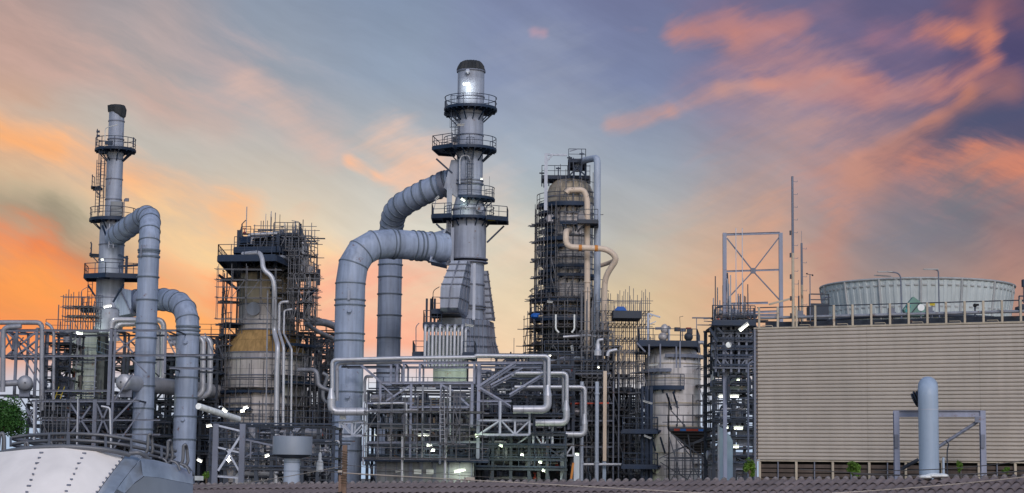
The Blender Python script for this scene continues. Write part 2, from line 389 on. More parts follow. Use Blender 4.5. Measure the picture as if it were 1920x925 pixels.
class Thing:
    def __init__(s, name, label, cat, loc, group=None):
        s.name, s.label, s.cat, s.loc, s.group, s.parts = name, label, cat, Vector(loc), group, []
    def add(s, name, m, mt, label=None, kind=None):
        p = Part(name, m, mt, label, kind); s.parts.append(p); return p
    def done(s):
        single = len(s.parts) == 1 and not s.parts[0].subs
        if single:
            o, _ = mesh_obj(s.name, s.parts[0].m, s.parts[0].mt, None, Vector((0, 0, 0)))
        else:
            o = bpy.data.objects.new(s.name, None); o.empty_display_size = .5; C.objects.link(o); o.location = s.loc
            by = {}
            for p in s.parts: by.setdefault(p.name, []).append(p)
            for nm, ps in by.items():
                if len(ps) > 98:
                    def size(p):
                        lo = [min(v[i] for v in p.m.v) for i in range(3)]; hi = [max(v[i] for v in p.m.v) for i in range(3)]
                        return -((hi[0]-lo[0])+(hi[2]-lo[2]))
                    ps = sorted(ps, key=size); rest = ps[98:]; ps = ps[:98]; mm = M()
                    for p in rest:
                        b = len(mm.v); fb = len(mm.f); mm.v.extend(p.m.v); mm.f.extend(tuple(i+b for i in f) for f in p.m.f)
                        mm.sm |= {i+fb for i in p.m.sm}
                    oo, _ = mesh_obj(nm, mm, rest[0].mt, o, s.loc); oo['kind'] = 'stuff'
                for p in ps:
                    po, pl = mesh_obj(nm, p.m, p.mt, o, s.loc)
                    if po is None: continue
                    if p.label: po['label'] = p.label
                    if p.kind: po['kind'] = p.kind
                    for q in p.subs:
                        qo, _ = mesh_obj(q.name, q.m, q.mt, po, pl)
                        if qo is not None and q.label: qo['label'] = q.label
        o['label'] = s.label; o['category'] = s.cat
        if s.group: o['group'] = s.group
        s.obj = o; USED.append(s.label); return o
def struct(name, m, mt):
    o, _ = mesh_obj(name, m, mt, None, Vector((0, 0, 0))); o['kind'] = 'structure'; return o

class Ax:
    """a vertical axis found from one photo point"""
    def __init__(s, px, py, Y): s.px, s.Y = px, Y; p = W(px, py, Y); s.x, s.y = p.x, p.y; s.c = (s.x, s.y); s.s = S(Y)
    def z(s, py): return W(s.px, py, s.Y).z
def vx(px0, py0, px1, py1, Y):     # two points, made plumb if nearly vertical
    if abs(px0-px1) <= 2:
        xm = W((px0+px1)/2, (py0+py1)/2, Y).x; a = W(px0, py0, Y); b = W(px1, py1, Y); a.x = xm; b.x = xm; return a, b
    return W(px0, py0, Y), W(px1, py1, Y)

def rail_mesh(pts, h=1.1, closed=False, step=1.3, r=.03, mid=True):
    m = M(); pts = [Vector(p) for p in pts]
    if closed: pts = pts+[pts[0]]
    up = Vector((0, 0, 1))
    for i in range(len(pts)-1):
        a, b = pts[i], pts[i+1]; m.bar(a+up*h, b+up*h, r*2)
        if mid: m.bar(a+up*h*.52, b+up*h*.52, r*1.6)
        m.bar(a+up*.06, b+up*.06, r, .12)
    L = 0; last = -9
    for i in range(len(pts)-1):
        a, b = pts[i], pts[i+1]; l = (b-a).length; t = 0
        while t < l:
            if L+t-last >= step or last < 0: m.bar(a.lerp(b, t/l), a.lerp(b, t/l)+up*h, r*2); last = L+t
            t += .1
        L += l
    m.bar(pts[-1], pts[-1]+up*h, r*2)
    return m
def arc(c, r, z, a0, a1, n=None):
    n = n or max(3, int(abs(a1-a0)/10)); return [Vector((c[0]+r*math.cos(R(a0+(a1-a0)*i/n)), c[1]+r*math.sin(R(a0+(a1-a0)*i/n)), z)) for i in range(n+1)]
def ring_platform(T, c, z, r0, r1, a0=0, a1=360, th=.16, rail=True, brk=24, name='platform', mt='navy', h=1.1, braces=True):
    m = M().annulus(c, z, r0, r1, th*.5, a0, a1)
    m.annulus(c, z+.04, r1-.05, r1+.04, th+.04, a0, a1)          # edge channel
    p = T.add(name, m, mt)
    if rail: p.sub('railing', rail_mesh(arc(c, r1-.03, z, a0, a1), h=h, closed=False), 'navy_rail')
    a = a0+4
    while a < a1-3:
        d = Vector((math.cos(R(a)), math.sin(R(a)), 0)); cc = Vector((c[0], c[1], z-th*.5-.1))
        b = M().bar(cc+d*(r0-.05), cc+d*r1, .09, .2)
        if braces and (a//brk) % 2 == 0: b.bar(cc+d*(r0)-Vector((0, 0, (r1-r0)*.8)), cc+d*(r1-.2), .09)
        p.sub('bracket', b, mt); a += brk
    return p
def poly_platform(T, xy, z, th=.3, mt='navy', rail=(0,), h=1.1, name='platform', ribs=True, railmat='navy_rail'):
    pts = [Vector((x, y, z)) for x, y in xy]
    m = M().prism([p-Vector((0, 0, .08)) for p in pts], (0, 0, .08))
    k = len(pts)
    for i in range(k):
        a, b = pts[i], pts[(i+1) % k]; off = Vector((0, 0, -th/2+.03)); m.bar(a+off, b+off, .14, th)
    p = T.add(name, m, mt)
    if ribs:
        a, b, c, d = pts[0], pts[1], pts[2 % k], pts[-1]; n = max(2, int((b-a).length/1.2))
        for i in range(1, n):
            t = i/n; p.sub('joist', M().bar(a.lerp(b, t)-Vector((0, 0, .2)), d.lerp(c, t)-Vector((0, 0, .2)), .1, .2), mt)
    if rail:
        for i in rail: p.sub('railing', rail_mesh([pts[i], pts[(i+1) % k]], h=h), railmat)
    return p
def ladder_mesh(p, q, w=.42, side=(1, 0, 0)):
    m = M(); p = Vector(p); q = Vector(q); sd = Vector(side)*w/2; m.bar(p-sd, q-sd, .06); m.bar(p+sd, q+sd, .06)
    n = max(2, int((q-p).length/.32))
    for i in range(1, n): c = p.lerp(q, i/n); m.bar(c-sd, c+sd, .035)
    return m
def cage_mesh(p, q, r=.38, out=(0, -1, 0)):
    m = M(); p = Vector(p); q = Vector(q); o = Vector(out); s = Vector((-o.y, o.x, 0)); n = max(2, int((q-p).length/1.0))
    angs = [-80, -40, 0, 40, 80]
    P = lambda c, a: c+o*(.15+r*math.cos(R(a)))+s*(r*math.sin(R(a)))
    for i in range(n+1):
        c = p.lerp(q, i/n)
        for a, b in zip(angs, angs[1:]): m.bar(P(c, a), P(c, b), .05, .05)
    for a in angs: m.bar(P(p, a), P(q, a), .035)
    return m
def ring(c, d, r, w=.12, t=.07, n=28):
    d = Vector(d).normalized(); c = Vector(c); return M().tube([c-d*w/2, c+d*w/2], r+t, n=n)
def pipe_thing(name, label, pts, r, mt, cat='pipe', group=None, bd=None, flanges=(), fl_mt=None, n=12, extra=None, done=True):
    path = bend(pts, bd if bd is not None else r*2.6)
    T = Thing(name, label, cat, (path[0].x, path[0].y, min(p.z for p in path)), group)
    T.add('pipe_run', M().tube(path, r, n=n), mt)
    for t in flanges:
        i = int(t); a, b = Vector(pts[i]), Vector(pts[i+1]); c = a.lerp(b, t-i); T.add('flange', ring(c, b-a, r, .14, r*.28), fl_mt or mt)
    if extra: extra(T)
    if done: T.done()
    return T
def P3(lst): return [W(*p) for p in lst]

# ------------------------------------------------------------------ lamps
def lamp(px, py, Y, label, L=.9, ang=0, lit=True, post=None, power=60, glow=True, col=(1, .98, .88), size=1.0):
    c = W(px, py, Y); L *= .85; d = Vector((math.cos(R(ang)), 0, math.sin(R(ang)))); h = d*L/2
    T = Thing('fluorescent_lamp', label, 'lamp', c, 'lamps fixed about the plant')
    up = Vector((0, 0, 1)); nrm = (up-d*up.dot(d)).normalized()
    T.add('housing', M().bar(c-h*1.1+nrm*.09*size, c+h*1.1+nrm*.09*size, .20*size, .08*size), 'lamp_body')
    T.add('light_tube', M().tube([c-h-nrm*.02, c+h-nrm*.02], .05*size, n=8), 'tube_lit' if lit else 'lamp_dead')
    if post:
        q = W(*post); m = M().bar(c+nrm*.1*size, q, .05); T.add('arm', m, 'steel')
    T.done()
    if lit and glow:
        ld = bpy.data.lights.new('lamp_light', 'POINT'); ld.energy = power*1.3; ld.color = col; ld.shadow_soft_size = .15
        lo = bpy.data.objects.new('lamp_light', ld); C.objects.link(lo); lo.parent = T.obj; lo.location = (0, -.3, -.35)

# ------------------------------------------------------------------ scaffolds
def ring_scaffold(label, c, r0, r1, z0, z1, a0, a1, n, lift=2.0, seed=1, decks=.6, rr=.032, group=None, brz=.35, jag=1.2, decklist=None):
    g = random.Random(seed); T = Thing('scaffold', label, 'scaffold', (c[0], c[1], z0), group)
    P = lambda r, a, z: Vector((c[0]+r*math.cos(R(a)), c[1]+r*math.sin(R(a)), z))
    angs = [a0+(a1-a0)*i/n for i in range(n+1)]
    for a in angs:
        for r in (r0, r1):
            zz0 = z0+(0 if g.random() < .6 else g.random()*lift*2); T.add('pole', M().bar(P(r, a, zz0), P(r, a, z1+g.random()*jag), rr*2), 'scaf')
    k = int((z1-z0)/lift)
    for i in range(k+1):
        z = z0+i*lift; m = M(); mg = M()
        i0 = g.randint(0, max(0, n//4)); i1 = max(i0+1, n-g.randint(0, max(0, n//4)))
        for r in (r0, r1):
            for j in range(i0, i1):
                a, b = P(r, angs[j], z), P(r, angs[j+1], z); e = (b-a).normalized()*.25; m.bar(a-e, b+e, rr*2)
                if r == r1: mg.bar(a-e+Vector((0, 0, 1.0)), b+e+Vector((0, 0, 1.0)), rr*1.8)
        for j in range(i0, i1+1):
            d = Vector((math.cos(R(angs[j])), math.sin(R(angs[j])), 0)); m.bar(P(r0, angs[j], z)-d*.2, P(r1, angs[j], z)+d*(.2+g.random()*.6), rr*2)
        T.add('ledger', m, 'scaf'); T.add('guard_rail', mg, 'scaf')
        if g.random() < decks:
            da, db = angs[i0], angs[max(i0+1, i1-g.randint(0, n//3))]
            T.add('plank_deck', M().annulus(c, z+.09, r0+.05, r1+.1, .06, da, db, n=max(4, int((db-da)/8))), 'plank')
    for j in range(n):
        for i in range(k):
            if g.random() < brz:
                a, b = P(r1, angs[j], z0+i*lift), P(r1, angs[j+1], z0+(i+1)*lift)
                if g.random() < .5: a.z, b.z = b.z, a.z
                T.add('brace', M().bar(a, b, rr*2), 'scaf')
    T.done()
def box_scaffold(label, x0, x1, y0, y1, z0, z1, nx, ny, lift=2.0, seed=1, decks=.5, rr=.032, group=None, brz=.3, jag=1.0, top=None, cat='scaffold', name='scaffold', mt='scaf', deckmt='plank'):
    """top: function x->z1 to slope the top of the scaffold"""
    g = random.Random(seed); T = Thing(name, label, cat, ((x0+x1)/2, (y0+y1)/2, z0), group)
    X = [x0+(x1-x0)*i/nx for i in range(nx+1)]; Yy = [y0+(y1-y0)*i/ny for i in range(ny+1)]
    tp = top or (lambda x: z1)
    for x in X:
        for y in Yy: T.add('pole', M().bar((x, y, z0), (x, y, tp(x)+g.random()*jag), rr*2), mt)
    k = int((z1-z0)/lift)
    for i in range(k+1):
        z = z0+i*lift+g.uniform(-.15, .15); xs = [x for x in X if tp(x) >= z-.5]
        if len(xs) < 2: continue
        xa, xb = min(xs)-.3*g.random(), max(xs)+.3+g.random()*.4
        for y in Yy:
            T.add('ledger', M().bar((xa, y, z), (xb, y, z), rr*2), mt)
            if g.random() < .6: T.add('ledger', M().bar((xa, y, z+1), (xb, y, z+1), rr*1.8), mt)
        m = M()
        for x in xs: m.bar((x, y0-.3, z+.04), (x, y1+.3, z+.04), rr*2)
        T.add('transom', m, mt)
        if g.random() < decks:
            da = g.choice(xs[:-1]); j = xs.index(da); db = xs[min(len(xs)-1, j+g.randint(1, max(1, nx)))]
            T.add('plank_deck', M().box(((da+db)/2, (y0+y1)/2, z+.12), abs(db-da)+.3, abs(y1-y0)*.9, .06), deckmt)
    for j in range(nx):
        for i in range(k):
            if g.random() < brz:
                za, zb = z0+i*lift, z0+(i+1)*lift
                if min(tp(X[j]), tp(X[j+1])) < zb: continue
                if g.random() < .5: za, zb = zb, za
                T.add('brace', M().bar((X[j], y0, za), (X[j+1], y0, zb), rr*2), mt)
    T.done()

# ------------------------------------------------------------------ generic steel module filled with process pipework
def module(name, label, px0, px1, pys, Y0, Y1, nx, seed, cat='steel structure', cw=.26, bw=.2, mt='steel', pipes=(8, 6), eq=4, brz=.4, rails=True, deck=.5, group=None, dark='steel_dark', base=0.0, decks_mt='navy', clut=0, pipe_mts=('lagging_dull', 'steel_dark', 'lagging')):
    g = random.Random(seed); pym = (pys[0]+pys[-1])/2
    x0 = W(px0, pym, Y0).x; x1 = W(px1, pym, Y0).x; zs = sorted(W((px0+px1)/2, p, Y0).z for p in pys)
    T = Thing(name, label, cat, ((x0+x1)/2, (Y0+Y1)/2, base), group)
    X = [x0+(x1-x0)*i/nx for i in range(nx+1)]
    for x in X:
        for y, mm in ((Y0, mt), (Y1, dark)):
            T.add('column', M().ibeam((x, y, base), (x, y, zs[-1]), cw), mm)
    for z in zs:
        for y, mm in ((Y0, mt), (Y1, dark)):
            T.add('beam', M().ibeam((x0-.2, y-cw*.5-.01, z), (x1+.2, y-cw*.5-.01, z), bw*.8, bw), mm)
        for x in X: T.add('beam', M().ibeam((x, Y0, z-.02), (x, Y1, z-.02), bw*.7, bw*.8), dark)
        if g.random() < deck:
            T.add('grating', M().box(((x0+x1)/2, (Y0+Y1)/2, z+bw/2+.05), x1-x0, Y1-Y0-.1, .05), decks_mt)
        if rails and g.random() < .8: T.add('railing', rail_mesh([(x0, Y0-.25, z+bw/2+.08), (x1, Y0-.25, z+bw/2+.08)], r=.025), 'navy_rail')
    zz = [base+1]+zs
    for i in range(len(zz)-1):
        for j in range(nx):
            if g.random() < brz:
                a, b = zz[i], zz[i+1]
                if g.random() < .5: a, b = b, a
                T.add('brace', M().bar((X[j], Y0-.02, a), (X[j+1], Y0-.02, b), bw*.7), mt)
                if g.random() < .4: T.add('brace', M().bar((X[j], Y0+.2, b), (X[j+1], Y0+.2, a), bw*.7), mt)
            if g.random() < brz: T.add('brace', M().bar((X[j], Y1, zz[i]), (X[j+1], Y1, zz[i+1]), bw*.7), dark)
    for k in range(pipes[0]):      # upright runs with a swan neck
        x = g.uniform(x0, x1); y = g.uniform(Y0+.3, Y1-.3); r = g.uniform(.06, .19); za = g.choice(zz[:-1]); zb = g.uniform(za+1, zs[-1]); dx = g.uniform(.5, 1.6)*g.choice((-1, 1))
        x2 = min(max(x+dx, x0), x1)
        T.add('process_pipe', M().tube(bend([(x, y, za), (x, y, zb), (x2, y, zb), (x2, y, max(za, zb-g.uniform(.5, 3)))], r*2.5, 4), r, n=8), g.choice(pipe_mts))
    for k in range(pipes[1]):      # level runs
        z = g.choice(zs)-g.uniform(.25, 1.0); y = g.uniform(Y0+.2, Y1-.3); r = g.uniform(.06, .18); xa = g.uniform(x0, (x0+x1)/2); xb = g.uniform((x0+x1)/2, x1)
        T.add('process_pipe', M().tube(bend([(xa, y, z-g.uniform(.3, 2)), (xa, y, z), (xb, y, z), (xb, y, z+g.uniform(-2, 1.4))], r*2.5, 4), r, n=8), g.choice(pipe_mts))
    for k in range(eq):
        z = g.choice(zz[:-1])+bw; x = g.uniform(x0+.5, x1-.5); y = g.uniform(Y0+.5, Y1-.4); t = g.random()
        if t < .4:
            r = g.uniform(.25, .5); h = g.uniform(.7, 1.6)
            T.add('vessel', M().lathe((x, y), [(r*.4, z), (r, z+.15), (r, z+h), (r*.5, z+h+.2), (.08, z+h+.25), (.08, z+h+.6)], n=16), g.choice(('clad_grey', 'lagging_dull', 'furnace_dark')))
        elif t < .7:
            T.add('cabinet', M().box((x, y, z+.6), g.uniform(.5, 1.3), .5, 1.2).box((x, y-.27, z+.6), .35, .04, .9), g.choice(('steel', 'furnace_dark', 'furnace_panel')))
        else:
            L = g.uniform(.8, 2.2); r = g.uniform(.2, .42); m = M().tube([(x-L/2, y, z+r+.2), (x+L/2, y, z+r+.2)], r, n=16); m.dish((x+L/2, y, z+r+.2), (1, 0, 0), r).dish((x-L/2, y, z+r+.2), (-1, 0, 0), r)
            T.add('drum', m, g.choice(('clad_grey', 'lagging_dull')))
    for k in range(clut):          # valves, conduits, cable trays, short planks
        x = g.uniform(x0, x1); z = g.uniform(zz[0]+3, zs[-1]); y = g.uniform(Y0-.2, Y1); t = g.random()
        if t < .45: T.add('conduit', M().bar((x, y, z), (x+g.uniform(-2, 2), y, z+g.uniform(-.1, .1)), g.uniform(.05, .1)), g.choice((mt, dark, 'scaf')))
        elif t < .75: T.add('conduit', M().bar((x, y, z), (x, y, z+g.uniform(.8, 3)), g.uniform(.05, .09)), g.choice((mt, dark, 'scaf', 'lagging_dull')))
        elif t < .88: T.add('valve', M().lathe((x, y), [(.05, z), (.14, z+.1), (.14, z+.3), (.04, z+.35), (.04, z+.6), (.16, z+.62), (.16, z+.66)], n=8), g.choice(('steel', 'lagging_dull', 'red_paint')))
        else: T.add('cable_tray', M().bar((x, y, z), (x+g.uniform(1, 3), y, z), .3, .1), g.choice((dark, 'plank', dark)))
    return T
def fm(T, name, mem, Y, w, mt, depth=0, mt2=None, ib=True):
    """frame members given as photo points on the plane Y, optionally repeated on a second plane behind"""
    for q in mem:
        a, b = vx(*q[:4], Y); ww = (q[4] if len(q) > 4 else w)*S(Y)
        vert = abs(q[0]-q[2]) <= 3; horiz = abs(q[1]-q[3]) <= abs(q[0]-q[2])*.15
        nm = name or ('column' if vert else 'beam' if horiz else 'brace')
        T.add(nm, (M().ibeam(a, b, ww) if ib and nm != 'brace' else M().bar(a, b, ww*.8)), mt)
        if depth:
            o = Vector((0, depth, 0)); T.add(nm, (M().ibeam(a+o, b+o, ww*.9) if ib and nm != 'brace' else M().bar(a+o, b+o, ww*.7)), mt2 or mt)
            if vert or horiz:
                T.add('cross_beam', M().bar(a, a+o, ww*.6), mt2 or mt)
                T.add('cross_beam', M().bar(b, b+o, ww*.6), mt2 or mt)

# ================================================================== THE SETTING
g_ = M(); g_.poly([(-1500, -200, 0), (1500, -200, 0), (1500, 3000, 0), (-1500, 3000, 0)]); struct('ground', g_, 'ground')

# ------------------------------------------------------------------ cooling tower
A = W(1419, 740, 92); B = W(1920, 740, 86.5)
dw = Vector((B.x-A.x, B.y-A.y, 0)); Lw = dw.length*1.25; dw.normalize(); nw = Vector((dw.y, -dw.x, 0))   # nw faces the camera
ztop = W(1419, 617, 92).z; zbot = W(1419, 862, 92).z
def onw(s, out=0, z=0): return Vector((A.x, A.y, 0))+dw*s+nw*out+Vector((0, 0, z))
def s_at(px):     # distance along the wall for a photo column
    lo, hi = -5, Lw+5
    for _ in range(40):
        m_ = (lo+hi)/2; p = onw(m_, 0, 12)-Vector((0, 0, CZ)); q = C3.transposed() @ p
        if HX+F*q.x/-q.z < px: lo = m_
        else: hi = m_
    return lo
T = Thing('cooling_tower', 'big beige cooling tower with level corrugated siding behind the grey vent pipe', 'cooling tower', onw(0, 0, 0))
prof = []; NR = 35; hh = (ztop-zbot)/NR
for i in range(NR):
    z = zbot+i*hh
    prof += [(0, z), (.075, z+hh*.06), (.085, z+hh*.5), (.08, z+hh*.70), (-.01, z+hh*.78), (-.01, z+hh*.98)]
prof.append((0, ztop))
cuts = [0]+[s_at(x) for x in (1627, 1838)]+[Lw]
for i in range(3):
    m = M(); a, b = cuts[i]+(.006 if i else 0), cuts[i+1]-.006
    m.quad_strip([[onw(a, o+.03+(i % 2)*.004, z) for o, z in prof], [onw(b, o+.03+(i % 2)*.004, z) for o, z in prof]], closed=False)
    T.add('siding', m, 'siding')
T.add('core', M().prism([onw(0, 0, zbot), onw(Lw, 0, zbot), onw(Lw, 0, ztop), onw(0, 0, ztop)], -nw*12), 'siding_trim')
T.add('corner_trim', M().bar(onw(-.06, .03, zbot-2), onw(-.06, .03, ztop+.06), .14), 'steel')
T.add('corner_trim', M().bar(onw(.05, .1, zbot), onw(.05, .1, ztop), .06), 'louvre_brown')
for s in range(30):
    T.add('bolt', M().box(onw(.07, .15, zbot+.2+s*(ztop-zbot-.3)/29), .05, .05, .05), 'steel_dark')
T.add('eaves_cap', M().bar(onw(-.1, .06, ztop+.02), onw(Lw, .06, ztop+.02), .14, .08), 'siding_trim')
zl = W(1419, 869, 92).z
T.add('gap_shade_sheet', M().prism([onw(0, -.45, zbot-3), onw(Lw, -.45, zbot-3), onw(Lw, -.45, zbot), onw(0, -.45, zbot)], -nw*.1), 'black_void')  # black sheet set in for the shade inside the louvred gap
T.add('lower_beam', M().bar(onw(0, .0, zbot-.05), onw(Lw, .0, zbot-.05), .16, .06), 'siding_trim')
for k in range(6): T.add('louvre_blade', M().bar(onw(.1, -.08-.03*(k % 2), zl-.12-.22*k), onw(Lw, -.08-.03*(k % 2), zl-.12-.22*k), .06, .17), 'louvre_brown')
k = 0
for px in range(1424, 2040, 34):
    s = s_at(px); T.add('lower_post', M().bar(onw(s, .02, zbot-4), onw(s, .02, zbot-.09), (.11, .045)[k % 2], .1), ('siding_trim', 'steel')[k % 2]); k += 1
T.add('deck', M().prism([onw(-.1, -.1, ztop+.08), onw(Lw, -.1, ztop+.08), onw(Lw, -12, ztop+.08), onw(-.1, -12, ztop+.08)], (0, 0, .04)), 'steel_dark')
T.add('curb_beam', M().bar(onw(.2, -.9, ztop+.26), onw(Lw, -.9, ztop+.26), .2, .26), 'steel_dark')
T.done()
T = Thing('handrail', 'beige posted handrail along the roof edge of the beige cooling tower', 'railing', onw(0, -.1, ztop+.1))
k = 0; px = 1423
while px < 2010:
    s = s_at(px); T.add('post', M().bar(onw(s, -.06, ztop+.06), onw(s, -.06, ztop+1.08), .10, .09), 'siding_trim')
    if k % 2 == 0: T.add('toe_bracket', M().bar(onw(s+.15, -.1, ztop+.16), onw(s+.65, -.1, ztop+.16), .03, .03).bar(onw(s+.65, -.1, ztop+.16), onw(s+.7, -.1, ztop+.06), .03), 'siding_trim')
    px += 35.2; k += 1
T.add('top_rail', M().bar(onw(0, -.13, ztop+1.06), onw(Lw, -.13, ztop+1.06), .05), 'steel_dark')
T.add('mid_pipe', M().tube([onw(.1, -.22, ztop+.55), onw(Lw, -.22, ztop+.55)], .075, n=10), 'lagging_dull')
T.done()
# fan stack
fx = Ax(1719, 560, 105); fz0 = fx.z(603); fz1 = fx.z(541); fr = 179*fx.s
T = Thing('fan_stack', 'wide pale ribbed fan cylinder on the roof of the cooling tower', 'fan stack', (fx.x, fx.y, fz0-1))
pr = [(fr*.955, fz0-1.0), (fr*.955, fz0), (fr*.962, fz0+.5), (fr*.985, fz0+1.2), (fr, fz1), (fr+.05, fz1+.03), (fr-.06, fz1+.05), (fr*.93, fz0)]
for k in range(15):
    a0 = 270-10+24*k
    m = M(); n = 25; rings = []
    for r_, z_ in pr[:5]:
        row = []
        for j in range(n*2+1):
            a = a0+24*j/(n*2); ph = (j*5/(n*2)) % 1; rr_ = r_-(.03 if .25 < ph < .75 else 0)
            row.append(Vector((fx.x+rr_*math.cos(R(a)), fx.y+rr_*math.sin(R(a)), z_)))
        rings.append(row)
    m.quad_strip(rings, closed=False); p = T.add('fan_panel', m, 'fan_white')
    for zz_ in (fz1-.32, fz0+.42):
        for q in range(5):
            a = a0+24*(q+.5)/5; rr_ = fr*(1.0 if zz_ > fz0+1 else .965)-.01; d = Vector((math.cos(R(a)), math.sin(R(a)), 0))
            p.sub('slot', M().box(Vector((fx.x, fx.y, zz_))+d*(rr_-.02), .22, .04, .08, R(a+90)), 'lamp_body')
    d = Vector((math.cos(R(a0)), math.sin(R(a0)), 0))
    T.add('seam_rib', M().tube([Vector((fx.x, fx.y, z_))+d*(r_+.03) for r_, z_ in pr[:5]], .07, n=6), 'lamp_body')
T.add('inner_wall', M().lathe(fx.c, [(fr*.93, fz0-1), (fr*.96, fz1)], n=60, caps=False), 'lamp_body')
T.add('rim', M().tube(arc(fx.c, fr+.02, fz1+.02, 0, 360, 72), .06, n=8), 'lamp_body')
T.add('base_ring', M().tube(arc(fx.c, fr*.97, fz0-.1, 0, 360, 72), .10, n=6), 'steel_dark')
T.done()
# things on the cooling tower roof
def rp(px, py, Y): return W(px, py, Y)
Yr = 92.5
for lab, px, y0, y1, r0, Yq in (('tallest lattice runged mast rising above the cooling tower corner', 1486.5, 331, 612, .075, 91.2), ('shorter grey mast with spike tip, right of the tallest mast', 1503.5, 456, 606, .07, 93.5)):
    ax = Ax(px, (y0+y1)/2, Yq); T = Thing('antenna_mast', lab, 'mast', (ax.x, ax.y, ax.z(y1)))
    za, zb = ax.z(y1)-.2, ax.z(y0); ns = 4
    for i in range(ns):
        T.add('mast_section', M().lathe(ax.c, [(r0*(1-.06*i), za+(zb-za)*i/ns), (r0*(1-.06*i)-.005, za+(zb-za)*(i+1)/ns)], n=10), 'siding_trim' if i < 2 else 'steel')
    nn = int((zb-za)/.62)
    for i in range(nn):
        z = za+(i+.6)*(zb-za)/nn; T.add('rung', M().bar((ax.x, ax.y, z), (ax.x+.24, ax.y, z-.02), .02).bar((ax.x+.24, ax.y, z-.02), (ax.x+.25, ax.y, z+.05), .02), 'steel')
    if Yq < 92:
        for py in (437, 479, 519, 560, 592): T.add('aviation_lamp', M().box((ax.x-.12, ax.y-.02, ax.z(py)), .07, .1, .22), 'steel_dark')
    else: T.add('spike', M().bar((ax.x, ax.y, zb), (ax.x, ax.y, zb+.62), .018), 'steel')
    T.done()
ax = Ax(1519, 560, 92.5); T = Thing('wind_sensor_pole', 'thin pole topped by a small forked wind sensor left of the fan cylinder', 'pole', (ax.x, ax.y, ax.z(608)))
T.add('pole', M().bar((ax.x, ax.y, ax.z(612)), (ax.x, ax.y, ax.z(516)), .045), 'steel'); z = ax.z(516)
T.add('sensor', M().bar((ax.x-.15, ax.y, z+.05), (ax.x+.15, ax.y, z), .03).lathe((ax.x-.15, ax.y), [(.03, z+.03), (.05, z+.07), (.02, z+.1)], n=8).lathe((ax.x+.13, ax.y), [(.03, z-.05), (.05, z-.01), (.02, z+.04)], n=8), 'steel_dark'); T.done()
T = Thing('lightning_rod', 'thin dark rod standing between the two masts on the cooling tower', 'rod', W(1498, 600, 93)); a = W(1498, 606, 93); b = W(1498, 555, 93); b.x = a.x
T.add('rod', M().bar(a, b, .07).bar(b, b+Vector((0, 0, .8)), .02), 'steel_dark'); T.done()
for lab, px, yt, arm in (('curved arm lamp post at the middle of the fan cylinder, two arms reaching left', 1690, 512, 1645), ('curved arm lamp post right of the two armed one at the fan cylinder', 1761, 507, 1731)):
    Yq = 92.2; ax = Ax(px, 560, Yq); zt = ax.z(yt); xa = W(arm, yt, Yq).x; T = Thing('roof_lamp_post', lab, 'lamp post', (ax.x, ax.y, ax.z(610)))
    T.add('post', M().tube(bend([(ax.x, ax.y, ax.z(612)), (ax.x-.02, ax.y, zt), (xa+.5, ax.y, zt+.05)], .35), .035, n=8), 'steel')
    T.add('lamp_head', M().bar((xa, ax.y, zt+.04), (xa+.75, ax.y, zt+.05), .10, .05), 'lamp_body')
    if px == 1690: T.add('lamp_head', M().bar((xa-.1, ax.y+.3, zt-.10), (xa+.7, ax.y+.3, zt-.14), .10, .05).bar((xa+.7, ax.y+.3, zt-.14), (ax.x, ax.y, zt-.45), .03), 'lamp_body')
    T.done()
for lab, px, py in (('grey floodlight box on the handrail left of the green hatch', 1671, 583), ('grey floodlight box on the handrail right of the green hatch', 1742, 581), ('grey junction box on the handrail beside the tallest mast', 1500, 588)):
    p = W(px, py, 91.4 if px < 1600 else 89.5); T = Thing('floodlight', lab, 'floodlight', p)
    T.add('housing', M().box(p, .30, .2, .26).box(p+Vector((.16, 0, -.1)), .14, .16, .1), 'steel'); T.add('bracket', M().bar(p-Vector((-.02, 0, .1)), p-Vector((-.08, 0, .55)), .05), 'steel_dark'); T.done()
p = W(1716, 573, 95.5); T = Thing('fan_motor_hood', 'green diamond shaped hood against the fan cylinder', 'hood', p)
T.add('hood', M().prism([p+Vector((dx*.027, 0, dz*.027)) for dx, dz in ((-22, -8), (-3, 17), (8, 9), (24, -8), (16, -20), (-16, -20))], (0, .5, 0)), 'green_paint')
T.add('stay', M().bar(p+Vector((-.25, -.05, -.45)), p+Vector((.2, -.05, .1)), .04), 'steel_dark'); T.done()
p = W(1703, 575, 92.6); T = Thing('valve', 'round teal valve in front of the green hood', 'valve', p); T.add('body', M().sphere(p, .12), 'teal_paint'); T.add('neck', M().bar(p, p-Vector((.12, 0, .28)), .09), 'teal_paint'); T.done()
p = W(1727, 577, 92.6); T = Thing('dial_sign', 'round white disc on a post on the cooling tower roof', 'sign', p); T.add('disc', M().tube([p-Vector((0, .03, 0)), p+Vector((0, .03, 0))], .17, n=20), 'white_gloss'); T.add('post', M().bar(p-Vector((0, -.05, 0)), p-Vector((0, -.05, .7)), .05), 'steel'); T.done()
p = W(1748, 571, 93); T = Thing('warning_sign', 'small yellow sign on the cooling tower roof', 'sign', p); T.add('plate', M().box(p, .26, .03, .13), 'yellow_paint'); T.add('post', M().bar(p+Vector((0, .04, .05)), p-Vector((0, -.04, .8)), .04), 'steel'); T.done()
p = W(1828, 573, 92.6); T = Thing('valve_stand', 'dark valve with stand at the right of the fan cylinder', 'valve', p); T.add('body', M().sphere(p, .10).box(p+Vector((.08, 0, .03)), .22, .1, .1), 'black_void'); T.add('stem', M().bar(p, p-Vector((0, 0, .7)), .07), 'steel_dark'); T.done()
p = W(1533, 588, 97); T = Thing('gearbox', 'dark machinery box beside the left edge of the fan cylinder', 'machine', p)
